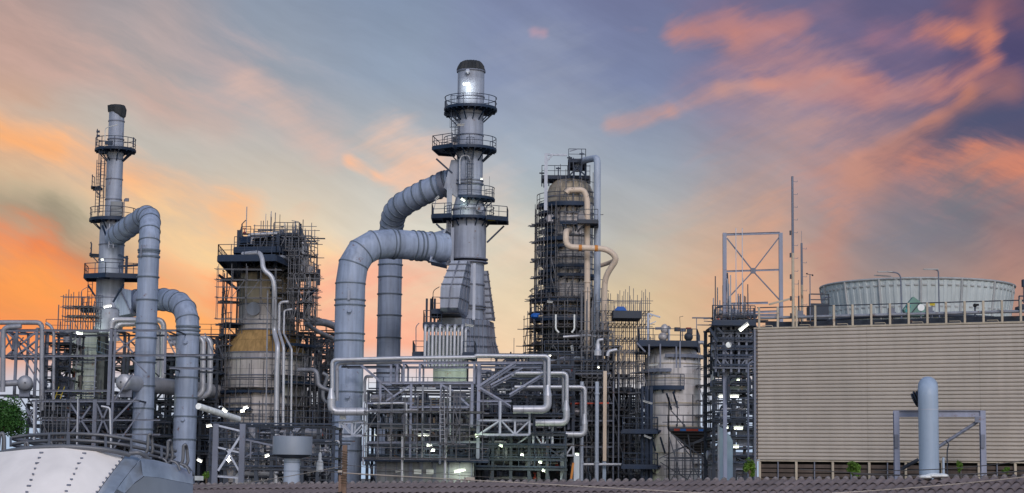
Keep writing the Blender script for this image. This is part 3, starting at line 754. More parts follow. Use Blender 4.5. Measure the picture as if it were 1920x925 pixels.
T.add('casing', M().box(p, 1.0, 1.0, .7), 'steel_dark'); T.add('cover', M().box(p+Vector((.1, 0, .42)), .6, .8, .14), 'navy'); T.add('pipe', M().tube(bend([p+Vector((.2, -.2, .4)), p+Vector((.25, -.2, .8)), p+Vector((.65, -.2, .85))], .15), .04), 'steel'); T.add('rail', rail_mesh([p+Vector((-.5, -.5, .36)), p+Vector((.5, -.5, .36))], h=.6), 'steel_dark'); T.done()
p = W(1919, 545, 89); T = Thing('blue_platform', 'dark blue caged platform at the right edge of the photo', 'platform', p)
T.add('cage', M().box(p+Vector((.1, 0, .35)), .3, .3, .35).bar(p+Vector((0, 0, -.6)), p+Vector((0, 0, .2)), .04), 'navy'); T.add('deck', M().box(p+Vector((0, 0, -.85)), .7, .6, .12), 'navy'); T.add('railing', rail_mesh([p+Vector((-.3, -.3, -.8)), p+Vector((.5, -.3, -.8))], h=.5), 'navy_rail'); T.done()

# ------------------------------------------------------------------ grey vent pipe and its frame in front of the cooling tower
ax = Ax(1741, 800, 82); rv = 18.5*ax.s
T = Thing('vent_pipe', 'fat smooth blue grey pipe bending over in front of the beige cooling tower', 'pipe', (ax.x, ax.y, 0))
zt = ax.z(705)-rv
pts = [Vector((ax.x, ax.y, 0)), Vector((ax.x, ax.y, ax.z(768)))]; T.add('lower_run', M().tube(pts, rv, n=32), 'vent_blue')
dd = Vector((.225, 1, 0)).normalized(); Rb = rv*1.25; zc = zt-Rb*.12
el = [Vector((ax.x, ax.y, ax.z(768)+.01))]+[Vector((ax.x, ax.y, zt-Rb*.9))+dd*(Rb*(1-math.cos(R(t))))+Vector((0, 0, Rb*.9*math.sin(R(t)))) for t in range(0, 91, 9)]
T.add('elbow', M().tube(el+[el[-1]+dd*.6], rv*1.003, n=32), 'vent_blue')
T.add('weld_ring', M().tube([(ax.x, ax.y, ax.z(769)), (ax.x, ax.y, ax.z(767.6))], rv*1.012, n=32), 'steel_pale')
c = W(1727, 745, 83.2); d = Vector((-.8, .35, -.42)).normalized(); m = M()
for k in range(5): m.tube([c+d*(.12*k-.2), c+d*(.12*k-.14)], rv*(.88 if k % 2 else .76), n=20)
T.add('bellows', m, 'steel_dark'); T.done()
T = Thing('portal_frame', 'lilac grey steel portal frame around the fat vent pipe', 'frame', W(1681, 890, 84.5))
for px in (1681, 1843):
    a, b = vx(px, 770, px, 900, 84.5); b.z = 0; T.add('column', M().ibeam(a, b, 10*S(84.5)), 'frame_lilac')
    T.add('splice_plate', M().bar(W(px, 815, 84.3), W(px, 840, 84.3), .17, .03), 'steel')
T.add('beam', M().ibeam(W(1686, 776, 84.5), W(1838, 776, 84.5), .22, 12*S(84.5)), 'frame_lilac')
T.add('brace', M().tube([W(1833, 791, 84.6), W(1757, 840, 84.6)], .075), 'steel'); T.add('gusset', M().box(W(1833, 787, 84.4), .26, .04, .26), 'steel')
T.add('brace', M().tube([W(1688, 881, 84.6), W(1722, 862, 84.6)], .08), 'steel_dark'); T.done()
T = Thing('small_standpipe', 'two thin upright pipes right of the fat vent pipe', 'pipe', W(1770, 890, 83))
T.add('standpipe', M().bar(*[Vector((W(1769, 880, 83).x, 83, z)) for z in (2, W(1769, 858, 83).z)], .09), 'vent_blue'); T.add('hook_pipe', M().tube(bend(P3([(1776, 925, 83), (1776, 845, 83), (1779, 832, 83), (1773, 826, 83)]), .1), .03), 'steel_dark'); T.done()

# ------------------------------------------------------------------ centre stack
ax = Ax(881, 300, 180); s = ax.s
T = Thing('exhaust_stack', 'tall central grey exhaust stack with black covered mouth and ringed platforms', 'chimney', (ax.x, ax.y, 0))
def shell(T, ax, prof, mt, name='shell', n=48): T.add(name, M().lathe(ax.c, [(r*ax.s, ax.z(py)) for r, py in prof], n=n), mt)
shell(T, ax, [(25.4, 203), (25.4, 133)], 'stack_paint'); shell(T, ax, [(24.8, 345), (24.8, 203.4)], 'stack_paint')
shell(T, ax, [(23.5, 363), (24, 346)], 'stack_paint'); shell(T, ax, [(31, 412), (31, 392), (27, 378), (23.8, 363.5)], 'stack_paint')
shell(T, ax, [(33, 487), (33, 412)], 'stack_paint'); shell(T, ax, [(30, 600), (30, 492)], 'stack_paint')
for py, r in ((135, 26.5), (183, 25.5), (216, 24.8), (255, 24.8), (340, 25.5), (346, 26), (394, 31.5), (487, 36), (493, 36), (535, 31), (575, 33), (580, 33)):
    T.add('flange', M().lathe(ax.c, [(r*s+.06, ax.z(py)-.06), (r*s+.06, ax.z(py)+.06)], n=40), 'steel')
m = M(); n = 40; rings = []; g = random.Random(3)
for i, (r, py) in enumerate(((26.8, 134), (25.4, 131), (23, 125), (20, 119), (15, 115.5), (.2, 115))):
    rings.append([Vector((ax.x+(r*s+(.12*math.sin(j*2.6)+g.uniform(-.05, .05) if 0 < i < 5 else g.uniform(-.03, .05)))*math.cos(2*math.pi*j/n), ax.y+(r*s+(.1*math.sin(j*2.6) if 0 < i < 5 else 0))*math.sin(2*math.pi*j/n), ax.z(py+(g.uniform(-1, 2) if i == 0 else 0)))) for j in range(n)])
m.quad_strip(rings, smooth=False); T.add('cover', m, 'tarp_black', 'wrinkled black cover over the stack mouth')
ring_platform(T, ax.c, ax.z(205), 25*s, 50*s, 165, 375, brk=14); ring_platform(T, ax.c, ax.z(207), 25.2*s, 49*s, 16, 164, brk=24)
ring_platform(T, ax.c, ax.z(213), 27*s, 50*s, 155, 188, name='side_platform')
ring_platform(T, ax.c, ax.z(281), 25*s, 50*s, 180, 400, brk=14)
zp = ax.z(281)+.02; xs = lambda px, Y=180: W(px, 285, Y).x
poly_platform(T, [(xs(812), 178.6), (xs(850), 176.9), (xs(858), 179), (xs(850), 182.5), (xs(822), 182)], zp-.05, th=.3, rail=(0, 4, 3))
ring_platform(T, ax.c, ax.z(374), 25*s, 48*s, 245, 370, brk=16)
ring_platform(T, ax.c, ax.z(411), 32*s, 48*s, 190, 395, brk=14)
zp = ax.z(411)+.03
poly_platform(T, [(xs(814), 177.2), (xs(850), 176.6), (xs(852), 180.5), (xs(814), 181)], zp-.06, th=.34, rail=(0, 3))
poly_platform(T, [(xs(915), 177.6), (xs(952), 178.6), (xs(954), 181.5), (xs(915), 181.5)], zp-.06, th=.34, rail=(0, 1))
for q in ((818, 298, 848, 325, 177.5), (818, 420, 842, 443, 177.5), (945, 424, 913, 455, 179.5), (822, 425, 846, 440, 178.5)):
    T.add('platform_strut', M().bar(W(q[0], q[1], q[4]), W(q[2], q[3], q[4]), .16), 'navy')
def ladder(T, px, py0, py1, Y, cage=True, side=(1, 0, 0), mt='navy_rail'):
    a, b = vx(px, py1, px, py0, Y); p = T.add('ladder', ladder_mesh(a, b, side=side), mt)
    if cage: p.sub('safety_cage', cage_mesh(a+Vector((0, 0, 2)), b+Vector((0, 0, 1))), mt)
ladder(T, 881, 278, 372, 178.5); ladder(T, 851, 200, 278, 179.2); ladder(T, 857, 205, 275, 179.2, False); ladder(T, 917, 376, 410, 178.9)
T.add('support_column', M().ibeam(W(843, 351, 179.3), Vector((W(843, 351, 179.3).x, 179.3, ax.z(500))), .5, .4), 'stack_paint')
ladder(T, 842, 415, 492, 178.6, False, mt='steel_pale')
T.add('vertical_channel', M().bar(*vx(848, 427, 848, 490, 178.3), .3, .2), 'stack_paint')
T.add('instrument', M().sphere(W(877, 134, 178.5), .25), 'steel_pale'); T.add('instrument', M().box(W(853, 262, 178.6), .5, .4, .5), 'steel_dark')
T.add('manhole', M().tube([W(900, 390, 178.6), W(900, 390, 178.1)], .38, n=18), 'stack_paint')
T.add('hoop_pipe', M().tube(bend(P3([(862, 345, 178.4), (862, 300, 178.4), (866, 292, 178.4), (878, 292, 178.4), (881, 300, 178.4)]), .3), .07), 'lagging')
T.add('yellow_motor', M().box(W(920, 411, 178.5), .9, .5, .3), 'yellow_paint')
T.add('whip_rod', M().bar(*vx(917.5, 331, 917.5, 370, 179), .03), 'steel_dark')
T.add('duct_saddle', M().prism([W(846, 300, 179.5), W(858, 300, 179.5), W(858, 372, 179.5), W(832, 352, 179.5)], (0, .5, 0)), 'stack_paint')
T.done()
# transition of the lower duct into the stack
def duct(name_label, pts, r, mt, flanges, nb=5, brad=3.5, group=None, rings_at_bend=True, tail=None, Tname='flue_duct'):
    """mitred duct: straight legs and bends cut in a few flat segments, a ring at each cut"""
    path = bend(pts, brad, nb); T = Thing(Tname, name_label, 'duct', (path[-1].x, path[-1].y, min(p.z for p in path)), group)
    rad = [r]*len(path)
    T.add('duct_shell', M().tube(path, rad, n=40), mt)
    if rings_at_bend:
        for i in range(1, len(path)-1):
            t = (path[i+1]-path[i-1]).normalized()
            if (path[i]-path[i-1]).length > .3: T.add('flange', ring(path[i], t, r, .1, .06, 36), 'flange_dark')
    for (a, b, tt, w) in flanges: 
        p = Vector(a).lerp(Vector(b), tt); T.add('flange', ring(p, Vector(b)-Vector(a), r, w, .09, 36), 'flange_dark' if w < .2 else mt)
    return T
def vleg(px, py0, py1, Y, pys, w=.11):
    x = W(px, (py0+py1)/2, Y).x; a = Vector((x, Y, W(px, py0, Y).z)); b = Vector((x, Y, W(px, py1, Y).z))
    return x, [(a, b, (W(px, q, Y).z-a.z)/(b.z-a.z), w) for q in pys]
Yd = 172; x, fl = vleg(653, 545, 880, Yd, (563, 573, 626, 639, 735, 792, 845)); zb = W(652, 560, Yd).z
e = W(836, 465, 176.5); q1 = W(700, 466, 174); q1.z = e.z; top = Vector((x, Yd, q1.z))
hl = [(e, Vector((x, Yd, q1.z)), t, w) for t, w in ((.17, .12), (.26, .12), (.30, .12), (.36, .1), (.55, .12))]
T = duct('near fat blue grey duct arching from the central stack down to the ground', [e, top, Vector((x, Yd, 0))], 28*S(Yd), 'duct_paint', fl+hl, nb=4, brad=4.0)
T.add('tie_rod', M().box(Vector((x, Yd-28*S(Yd)-.1, W(650, 556, Yd).z)), .22, .2, .9), 'stack_paint')
T.add('nozzle', M().tube([(x+.1, Yd-28*S(Yd)+.1, W(650, 585, Yd).z), (x+.1, Yd-28*S(Yd)-.35, W(650, 585, Yd).z)], .2), 'duct_paint')
T.add('nozzle', M().tube([(x+.1, Yd-28*S(Yd)+.1, W(650, 745, Yd).z), (x+.1, Yd-28*S(Yd)-.35, W(650, 745, Yd).z)], .2), 'duct_paint')
c0 = [W(*p) for p in ((836, 430, 177.5), (836, 497, 177.5), (806, 490, 174.6), (806, 438, 174.6))]
m = M().prism(c0, (0, 3.4, 0)); T.add('transition_piece', m, 'duct_paint')
for a, b in ((0, 2), (1, 3)): T.add('stiffener', M().bar(c0[a]-Vector((0, .08, 0)), c0[b]-Vector((0, .08, 0)), .1), 'steel_pale')
T.add('collar', ring(W(806, 464, 176.2), (1, .1, 0), 28*S(Yd), .25, .12), 'steel'); T.done()
Yd = 188; x, fl = vleg(728.5, 450, 880, Yd, (497, 520, 552, 592, 634, 700)); 
T = duct('far blue grey duct rising behind the near one into the stack', [W(846, 340, 182), W(792, 362, 183), W(741, 392, 186), Vector((x, Yd, W(729, 425, Yd).z)), Vector((x, Yd, 0))], 22.3*S(Yd), 'duct_paint', fl+[(W(846, 340, 182), W(792, 362, 183), t, .12) for t in (.1, .3, .5, .9)]+[(W(792, 362, 183), W(741, 392, 186), t, .1) for t in (.35, .7)], nb=3, brad=2.4)
T.add('collar', ring(W(833, 346, 182), W(846, 340, 182)-W(792, 362, 183), 23*S(Yd), .5, .12), 'steel'); T.done()

# ------------------------------------------------------------------ loft casings under the stack
def loft(T, secs, name, mt, ribmt, nrib=2, vr=(1, 1), rib=.12):
    """secs: rings of 4 corners from top to bottom"""
    m = M(); m.quad_strip([list(r) for r in secs], cap0=True, cap1=True); p = T.add(name, m, mt)
    for i in range(len(secs)-1):
        for k in range(nrib):
            t = (k+.5)/nrib; rg = [secs[i][j].lerp(secs[i+1][j], t) for j in range(4)]; c = sum(rg, Vector())/4
            b = M()
            for j in range(4):
                a_, b_ = rg[j], rg[(j+1) % 4]; o = lambda v: (v-c)*(1+.02)+c
                b.bar(o(a_), o(b_), rib, rib*.7)
            p.sub('stiffener', b, ribmt)
        for j, nv in ((0, vr[0]), (1, vr[1])):
            for k in range(nv):
                t = (k+1)/(nv+1); a_ = secs[i][j].lerp(secs[i][j+1], t); b_ = secs[i+1][j].lerp(secs[i+1][j+1], t)
                c = sum(secs[i], Vector())/4; c2 = sum(secs[i+1], Vector())/4
                p.sub('stiffener', M().bar(c+(a_-c)*1.03, c2+(b_-c2)*1.03, rib*.8), ribmt)
T = Thing('furnace', 'pale grey furnace casing under the central stack, ribbed and stepped', 'furnace', (ax.x, ax.y, 0))
Q = lambda l: [W(*p) for p in l]
T_secs = [Q([(846, 489, 174), (876, 489, 174), (884, 492, 180), (852, 492, 180)]),
          Q([(836, 513, 173.5), (870, 513, 173.5), (884, 518, 180), (845, 518, 180)]),
          Q([(826, 539, 173), (864, 539, 173), (884, 548, 180), (838, 548, 180)])]
loft(T, T_secs, 'breeching', 'stack_paint', 'steel', 2, (1, 3), rib=.13)
loft(T, [T_secs[2], Q([(825, 577, 173), (858, 577, 173), (882, 592, 180), (838, 592, 180)])], 'breeching', 'stack_paint', 'steel', 1, (1, 3), rib=.13)
loft(T, [Q([(825, 577.3, 173), (858, 577.3, 173), (882, 592.3, 180), (838, 592.3, 180)]), Q([(824, 598, 178), (866, 598, 178), (880, 598.5, 180), (838, 598, 180)])], 'breeching', 'stack_paint', 'steel', 1, (0, 0), rib=.1)
T.add('casing_column', M().bar(*vx(889, 494, 889, 600, 176), .26), 'steel_pale')
loft(T, [Q([(900, 508, 183), (912, 508, 183), (915, 508, 189), (902, 508, 189)]), Q([(899, 560, 183), (918, 560, 183), (922, 560, 190), (904, 560, 190)]),
         Q([(896, 602, 183), (923, 602, 183), (928, 602, 192), (900, 602, 192)])], 'side_casing', 'stack_paint', 'steel', 4, (1, 3), rib=.16)
loft(T, [Q([(866, 598, 174), (913, 600, 180), (926, 606, 192), (880, 604, 190)]), Q([(866, 640, 174), (913, 642, 180), (930, 642, 192), (880, 640, 190)]),
         Q([(864, 672, 174), (915, 672, 180), (939, 672, 194), (880, 672, 190)])], 'side_casing', 'stack_paint', 'steel', 2, (5, 3), rib=.13)
loft(T, [Q([(824, 596, 176), (866, 596, 174), (880, 598, 190), (838, 598, 190)]), Q([(806, 622, 176), (866, 622, 174), (880, 622, 190), (820, 622, 190)])], 'hood', 'furnace_panel', 'steel', 1, (0, 0))
T.add('convection_core', M().box(W(836, 650, 181)+Vector((0, 0, -.5)), 64*s, 8, 50*s), 'furnace_dark')  # dark colour stands for the shaded interior behind the tubes
zf0, zf1 = W(840, 722, 178).z, W(840, 668, 178).z; xa, xb = W(812, 700, 178).x, W(875, 700, 178).x
T.add('radiant_wall', M().box(((xa+xb)/2, 182, (zf0+zf1)/2), xb-xa, 8, zf1-zf0), 'furnace_panel')
for k in range(1, 4): T.add('stiffener', M().bar((xa, 177.9, zf0+(zf1-zf0)*k/4), (xb, 177.9, zf0+(zf1-zf0)*k/4), .12), 'steel')
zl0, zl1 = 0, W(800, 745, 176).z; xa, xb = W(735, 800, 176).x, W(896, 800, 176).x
T.add('lower_wall', M().box(((xa+xb)/2, 181, (zl0+zl1)/2), xb-xa, 8, zl1-zl0), 'furnace_dark')  # dark colour stands for the shaded open bays between the panels
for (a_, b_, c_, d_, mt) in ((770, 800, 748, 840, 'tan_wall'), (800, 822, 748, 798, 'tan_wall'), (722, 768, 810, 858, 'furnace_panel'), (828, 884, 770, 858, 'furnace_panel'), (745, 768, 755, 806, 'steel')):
    p = W((a_+b_)/2, (c_+d_)/2, 176.7); T.add('wall_panel', M().box(p, (b_-a_)*S(176), .3, (d_-c_)*S(176)), mt)
for px in range(740, 896, 13): T.add('buckstay', M().bar((W(px, 800, 176.3).x, 176.45, 2), (W(px, 800, 176.3).x, 176.45, zl1), .16, .2), 'steel')
for py in (770, 805, 830): T.add('buckstay', M().bar(W(736, py, 176.2), W(895, py, 176.2), .12, .2), 'steel_dark')
T.done()
for i in range(12):
    px = 797+i*6.9; up = i % 2 == 0; yt = 610 if up else 616; Yc = 172.5 if up else 173.3
    x = W(px, 640, Yc).x; zt = W(px, yt, Yc).z
    lab = 'silver candy cane pipe in the bank of twelve below the stack, '+('leftmost', 'second from left', 'third from left', 'fourth from left', 'fifth from left', 'sixth from left', 'sixth from right', 'fifth from right', 'fourth from right', 'third from right', 'second from right', 'rightmost')[i]
    T = Thing('crossover_pipe', lab, 'pipe', (x, Yc, W(px, 672, Yc).z), 'silver crossover pipes below the stack')
    T.add('pipe_run', M().tube(bend([(x, Yc, W(px, 690, Yc).z), (x, Yc, zt), (x+.25, Yc+3, zt+.05)], .42), .135, n=10), 'lagging'); T.done()
# platforms either side of the crossover bank, and left stair platforms
T = Thing('service_platform', 'dark platform with handrails left of the twelve silver pipes', 'platform', W(785, 668, 175))
z = W(785, 663, 175).z; poly_platform(T, [(W(774, 660, 174).x, 174), (W(800, 660, 174).x, 174), (W(803, 660, 180).x, 180), (W(778, 660, 180).x, 180)], z, th=.35, rail=(0, 3))
T.add('vertical_pole', M().tube(bend(P3([(780, 660, 174), (780, 612, 174), (786, 606, 174)]), .3), .04), 'steel'); T.done()
T = Thing('service_platform', 'stacked dark platforms with handrails left of the sloping breeching', 'platform', W(815, 608, 175))
for (a_, b_, py) in ((794, 828, 607), (810, 828, 582)):
    z = W(a_, py, 175).z; poly_platform(T, [(W(a_, py, 174.5).x, 174.5), (W(b_, py, 174.5).x, 174.5), (W(b_, py, 180).x, 180), (W(a_+2, py, 180).x, 180)], z, th=.4, rail=(0, 3), h=1.2)
for px in (800, 808, 815): T.add('column', M().bar(*vx(px, 560, px, 607, 175.5), .2), 'navy')
T.add('davit', M().tube(bend(P3([(812, 585, 174.5), (812, 545, 174.5), (824, 538, 174.5)]), .5), .035), 'steel_dark'); T.done()
T = Thing('service_platform', 'dark platform with handrails right of the twelve silver pipes', 'platform', W(880, 660, 172))
z = W(880, 664, 172).z; poly_platform(T, [(W(868, 660, 171).x, 171), (W(890, 660, 171).x, 171), (W(893, 660, 177).x, 177), (W(870, 660, 173.5).x, 173.5)], z, th=.45, rail=(0, 1)); T.done()

# ------------------------------------------------------------------ silver transfer lines in front of the furnace
Yt = 160
def twin(label, main, fat, Y, rm=3.6, rf=7.5, gap=9, off=(6, 2)):
    T = Thing('transfer_pipe', label, 'pipe', main[-1], 'silver lagged transfer lines')
    rM, rF = rm*S(Y), rf*S(Y)
    T.add('pipe_run', M().tube(bend(main, rM*2.4), rM, n=14), 'lagging')
    o = Vector((off[0]*S(Y), .5, -off[1]*S(Y))); T.add('tracer_run', M().tube(bend([p+o for p in main], rM*2.4), rM*.95, n=12), 'lagging_dull')
    T.add('elbow_run', M().tube(bend(fat, rF*2.6), rF, n=16), 'lagging'); d = fat[1]-fat[0]
    T.add('reducer', M().tube([Vector(fat[0])-d.normalized()*.9, Vector(fat[0])+d.normalized()*.02], [rM*1.02, rF*1.08], n=16), 'lagging')
    for t in (.3, .6): q = Vector(fat[1]).lerp(Vector(fat[2]), t+.1); T.add('band', ring(q, fat[2]-fat[1], rF, .04, .02), 'lagging_dull')
    T.done()
twin('left silver transfer pipe looping down beside the near fat duct', P3([(745, 672, Yt), (623, 675, Yt), (623, 745, Yt)]), P3([(621.5, 748, Yt), (621.5, 772, Yt), (690, 772, Yt), (690, 774, Yt+9)])[:3], Yt, off=(8, 6))
pipe_thing('header_pipe', 'long silver header pipe running level below the stack', P3([(738, 672, Yt), (890, 670, Yt), (893, 667, Yt), (1010, 668, Yt)]), 3.6*S(Yt), 'lagging')
twin('topmost silver transfer pipe dropping right of the central lattice', P3([(1000, 668, Yt), (1029, 668, Yt), (1029, 745, Yt)]), P3([(1027, 742, Yt), (1027, 768, Yt), (962, 768, Yt)]), Yt, off=(-7, 5))
twin('middle silver transfer pipe dropping right of the central lattice', P3([(965, 700, Yt+5), (1063, 700, Yt+5), (1063, 768, Yt+5)]), P3([(1062, 770, Yt+5), (1062, 793, Yt+5), (1004, 793, Yt+5)]), Yt+5, rf=6.3, off=(-6, 4))
twin('lowest silver transfer pipe dropping farthest right of the central lattice', P3([(965, 726, Yt+10), (1097, 726, Yt+10), (1097, 795, Yt+10)]), P3([(1096, 795, Yt+10), (1096, 815, Yt+10), (1044, 815, Yt+10)]), Yt+10, rf=5.6, off=(-5, 4))

# ------------------------------------------------------------------ central lattice
T = Thing('pipe_rack', 'grey lattice steel frame standing in front of the furnace', 'steel frame', W(800, 860, 162))
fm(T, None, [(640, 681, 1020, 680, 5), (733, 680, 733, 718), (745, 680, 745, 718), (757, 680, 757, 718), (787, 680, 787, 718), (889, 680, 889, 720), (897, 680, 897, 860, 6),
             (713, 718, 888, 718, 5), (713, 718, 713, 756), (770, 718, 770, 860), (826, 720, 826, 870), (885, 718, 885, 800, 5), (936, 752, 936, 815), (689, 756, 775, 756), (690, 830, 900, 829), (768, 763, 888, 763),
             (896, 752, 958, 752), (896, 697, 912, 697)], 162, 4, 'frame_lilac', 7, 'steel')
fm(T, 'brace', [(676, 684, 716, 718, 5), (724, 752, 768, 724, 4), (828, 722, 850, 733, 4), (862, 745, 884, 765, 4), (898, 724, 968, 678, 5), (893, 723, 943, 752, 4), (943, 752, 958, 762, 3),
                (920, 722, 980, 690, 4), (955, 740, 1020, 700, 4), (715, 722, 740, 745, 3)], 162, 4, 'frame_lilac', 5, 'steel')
fm(T, None, [(735, 722, 885, 722, 3), (720, 735, 885, 736, 4), (775, 805, 895, 806, 4), (715, 803, 770, 803, 4)], 164, 3, 'scaf')
fm(T, 'platform_beam', [(640, 688, 740, 688, 4), (700, 700, 735, 700, 3)], 166, 4, 'steel_dark')
T.done()
T = Thing('pipe_support_truss', 'left cantilever box truss beside the near fat duct', 'truss', W(660, 800, 161))
fm(T, None, [(636, 792, 682, 790), (636, 818, 682, 816), (637, 792, 637, 818), (660, 792, 660, 817), (682, 754, 682, 872)], 161, 3.5, 'steel_pale', 3); fm(T, 'brace', [(640, 795, 658, 815), (662, 815, 680, 795)], 161, 3, 'steel_pale', 3)
T.add('pipe_shoe', M().box(W(643, 783, 161), .5, .5, .35), 'white_gloss'); T.done()
for lab, x0, x1, x2, y0, y1, Yq, shoe in (('upper box truss under the topmost silver elbow', 897, 938, 993, 788, 815, 161, 992), ('middle box truss under the second silver elbow', 965, 1000, 1036, 812, 836, 166, 1035), ('lowest box truss under the third silver elbow', 1010, 1045, 1075, 833, 854, 171, 1074)):
    T = Thing('pipe_support_truss', lab, 'truss', W(x0, y1, Yq)); xm = (x1+x2)/2
    fm(T, None, [(x0, y0, x2, y0), (x0, y1, x2, y1), (x1, y0-(36 if x0 == 897 else 0), x1, y1), (xm, y0, xm, y1), (x2, y0-14, x2, y1)], Yq, 3.6, 'steel_pale', 4, 'steel')
    fm(T, 'brace', [(x0+3, y1-2, x1-3, y0+2), (x1+3, y0+2, xm-2, y1-2), (xm+2, y1-2, x2-2, y0+3)], Yq, 3.2, 'steel_pale', 4, 'steel')
    T.add('pipe_shoe', M().box(W(shoe, y0-17, Yq), .42, .5, .3), 'white_gloss')
    z = W(x2, y0, Yq).z; T.add('end_grille', M().box((W(x2, y0, Yq).x+.3, Yq+2, z+.5), .1, 4, .9), 'steel_dark'); T.done()
pipe_thing('process_pipe', 'long rusty banded horizontal pipe low across the central lattice', P3([(660, 771, 161), (784, 769, 161)]), 2.6*S(161), 'lagging_dull', flanges=(.3, .6, .9))
pipe_thing('process_pipe', 'thin silver pipe with a square bend in the central lattice', P3([(700, 757, 160), (762, 756, 160), (762, 818, 160)]), 2.0*S(160), 'lagging')
pipe_thing('process_pipe', 'upright silver pipe at the left of the central lattice', P3([(684, 756, 163), (684, 714, 163), (686, 706, 163), (700, 706, 163)]), 2.8*S(163), 'lagging_dull')
pipe_thing('drain_pipe', 'pale downpipe in front of the pale furnace base, left one', P3([(754.5, 815, 158), (753.5, 905, 158)]), 2.2*S(158), 'lagging')
pipe_thing('drain_pipe', 'pale downpipe in front of the pale furnace base, right one', P3([(836, 815, 158), (834, 905, 158)]), 2.4*S(158), 'lagging')
pipe_thing('process_pipe', 'tall pale upright pipe with blue edge in the middle of the lattice', P3([(844, 722, 160), (843, 818, 160)]), 2.0*S(160), 'lagging')
pipe_thing('process_pipe', 'tall pale upright pipe through the dark bay of the lattice', P3([(793, 722, 160), (791, 858, 160)]), 1.8*S(160), 'lagging_dull')
pipe_thing('process_pipe', 'pale level pipe halfway up the lattice', P3([(770, 806, 160.4), (846, 805, 160.4)]), 1.8*S(160), 'lagging')
g = random.Random(5)
x0, x1 = W(690, 800, 159).x, W(885, 800, 159).x
box_scaffold('brown tube scaffold with planks wrapped round the central lattice', W(684, 800, 158).x, W(905, 800, 158).x, 157.6, 159.2, W(800, 860, 158).z, W(800, 752, 158).z, 9, 1, lift=1.9, seed=11, decks=.5, rr=.028, brz=.08)
box_scaffold('narrow tube scaffold tower with ladder near the middle of the lattice', W(826, 800, 156.5).x, W(862, 800, 156.5).x, 156.4, 157.3, W(800, 835, 158).z, W(800, 742, 158).z, 3, 1, lift=1.6, seed=12, decks=.9, rr=.035, brz=.25)
T = Thing('ladder', 'pale ladder lashed to the scaffold in the middle of the lattice', 'ladder', W(830, 830, 156.3)); T.add('ladder', ladder_mesh(W(830, 830, 156.2), W(829, 748, 156.2), .38), 'lagging_dull'); T.done()
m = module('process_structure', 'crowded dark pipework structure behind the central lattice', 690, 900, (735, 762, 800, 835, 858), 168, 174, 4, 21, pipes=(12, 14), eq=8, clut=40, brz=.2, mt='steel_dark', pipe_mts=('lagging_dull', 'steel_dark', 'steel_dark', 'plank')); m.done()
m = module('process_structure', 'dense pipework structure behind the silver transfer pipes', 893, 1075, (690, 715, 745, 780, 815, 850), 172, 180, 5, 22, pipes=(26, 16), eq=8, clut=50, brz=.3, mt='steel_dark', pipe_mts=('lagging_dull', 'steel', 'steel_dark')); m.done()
# base building
T = Thing('equipment_building', 'low pale panelled wall under the dark walkway below the lattice', 'building', W(800, 890, 165))
xa, xb = W(706, 870, 163).x, W(888, 870, 163).x; zt = W(800, 866, 163).z
T.add('wall', M().box(((xa+xb)/2, 166, zt/2), xb-xa, 6, zt), 'furnace_panel')
for px in (706, 724, 744, 770, 790, 815, 842, 862, 884): T.add('pilaster', M().bar((W(px, 870, 163).x, 162.96, 2), (W(px, 870, 163).x, 162.96, zt), .09 if px % 5 else .3, .1), 'steel')
for z in (zt-.9, zt-1.8): T.add('wall_seam', M().bar((xa, 162.98, z), (xb, 162.98, z), .05, .03), 'steel_dark')
for px in (783, 806): T.add('window', M().box(W(px, 885, 162.95), .65, .1, .4), 'white_gloss')
zz = W(800, 861, 161).z
poly_platform(T, [(W(678, 861, 162.45).x, 162.45), (W(915, 861, 162.45).x, 162.45), (W(915, 861, 164).x, 164), (W(678, 861, 164).x, 164)], zz, th=.28, rail=(0,), name='walkway')
T.done()
lamp(862, 883, 162, 'long tilted lamp glowing on the pale wall low in the centre', L=1.1, ang=12, power=90, size=1.3, col=(.9, 1, .75))
lamp(748, 884, 162, 'unlit tilted lamp on the pale wall low in the centre', L=.7, ang=14, lit=False)
m = module('process_structure', 'receding green lit pipe alley low behind the truss', 890, 1060, (815, 838, 862, 880), 166, 172, 5, 31, pipes=(22, 6), eq=6, clut=40, brz=.2, mt='steel_dark', deck=.3, pipe_mts=('lagging_dull', 'steel', 'furnace_panel')); m.done()
for i, (px, py, Yq, lab, pw) in enumerate(((893, 817, 160, 'bright lamp under the box truss beside the lattice column', 60), (939, 836, 163, 'lamp in the green lit alley, nearest to the lattice', 60), (979, 853, 163.5, 'lamp in the middle of the green lit alley', 60), (1013, 867, 164, 'lamp at the far end of the green lit alley', 50), (1082, 852, 164, 'lamp beside the lowest box truss', 40), (1019, 883, 164, 'small double lamp low at the end of the green lit alley', 25))):
    lamp(px, py, Yq, lab, L=.32, ang=-18, power=pw, col=(.80, 1, .62))
for (px, py, Yq, lab, L, pw) in ((805, 836, 166, 'bright lamp inside the dark bay of the lattice', .5, 70), (794, 816, 165, 'long dim lamp at the top of the dark bay', 1.2, 30), (706, 817, 163, 'lamp glowing behind the left cantilever truss', .4, 40), (812, 845, 166, 'lower lamp inside the dark bay of the lattice', .35, 60)):
    lamp(px, py, Yq, lab, L=L, power=pw, col=(.92, 1, .8))
lamp(846, 690, 175.6, 'left of the two lamps lighting the green furnace wall', L=.25, power=140, col=(.85, 1, .7)); lamp(860, 690, 175.6, 'right of the two lamps lighting the green furnace wall', L=.3, power=160, col=(.85, 1, .7))
lamp(875, 158, 178, 'lamp near the mouth of the central stack', L=.85, power=90, col=(.97, 1, .88)); lamp(868, 375, 177.6, 'tilted lamp below the small upper platform of the central stack', L=.5, ang=-35, power=35, col=(.9, 1, .75))
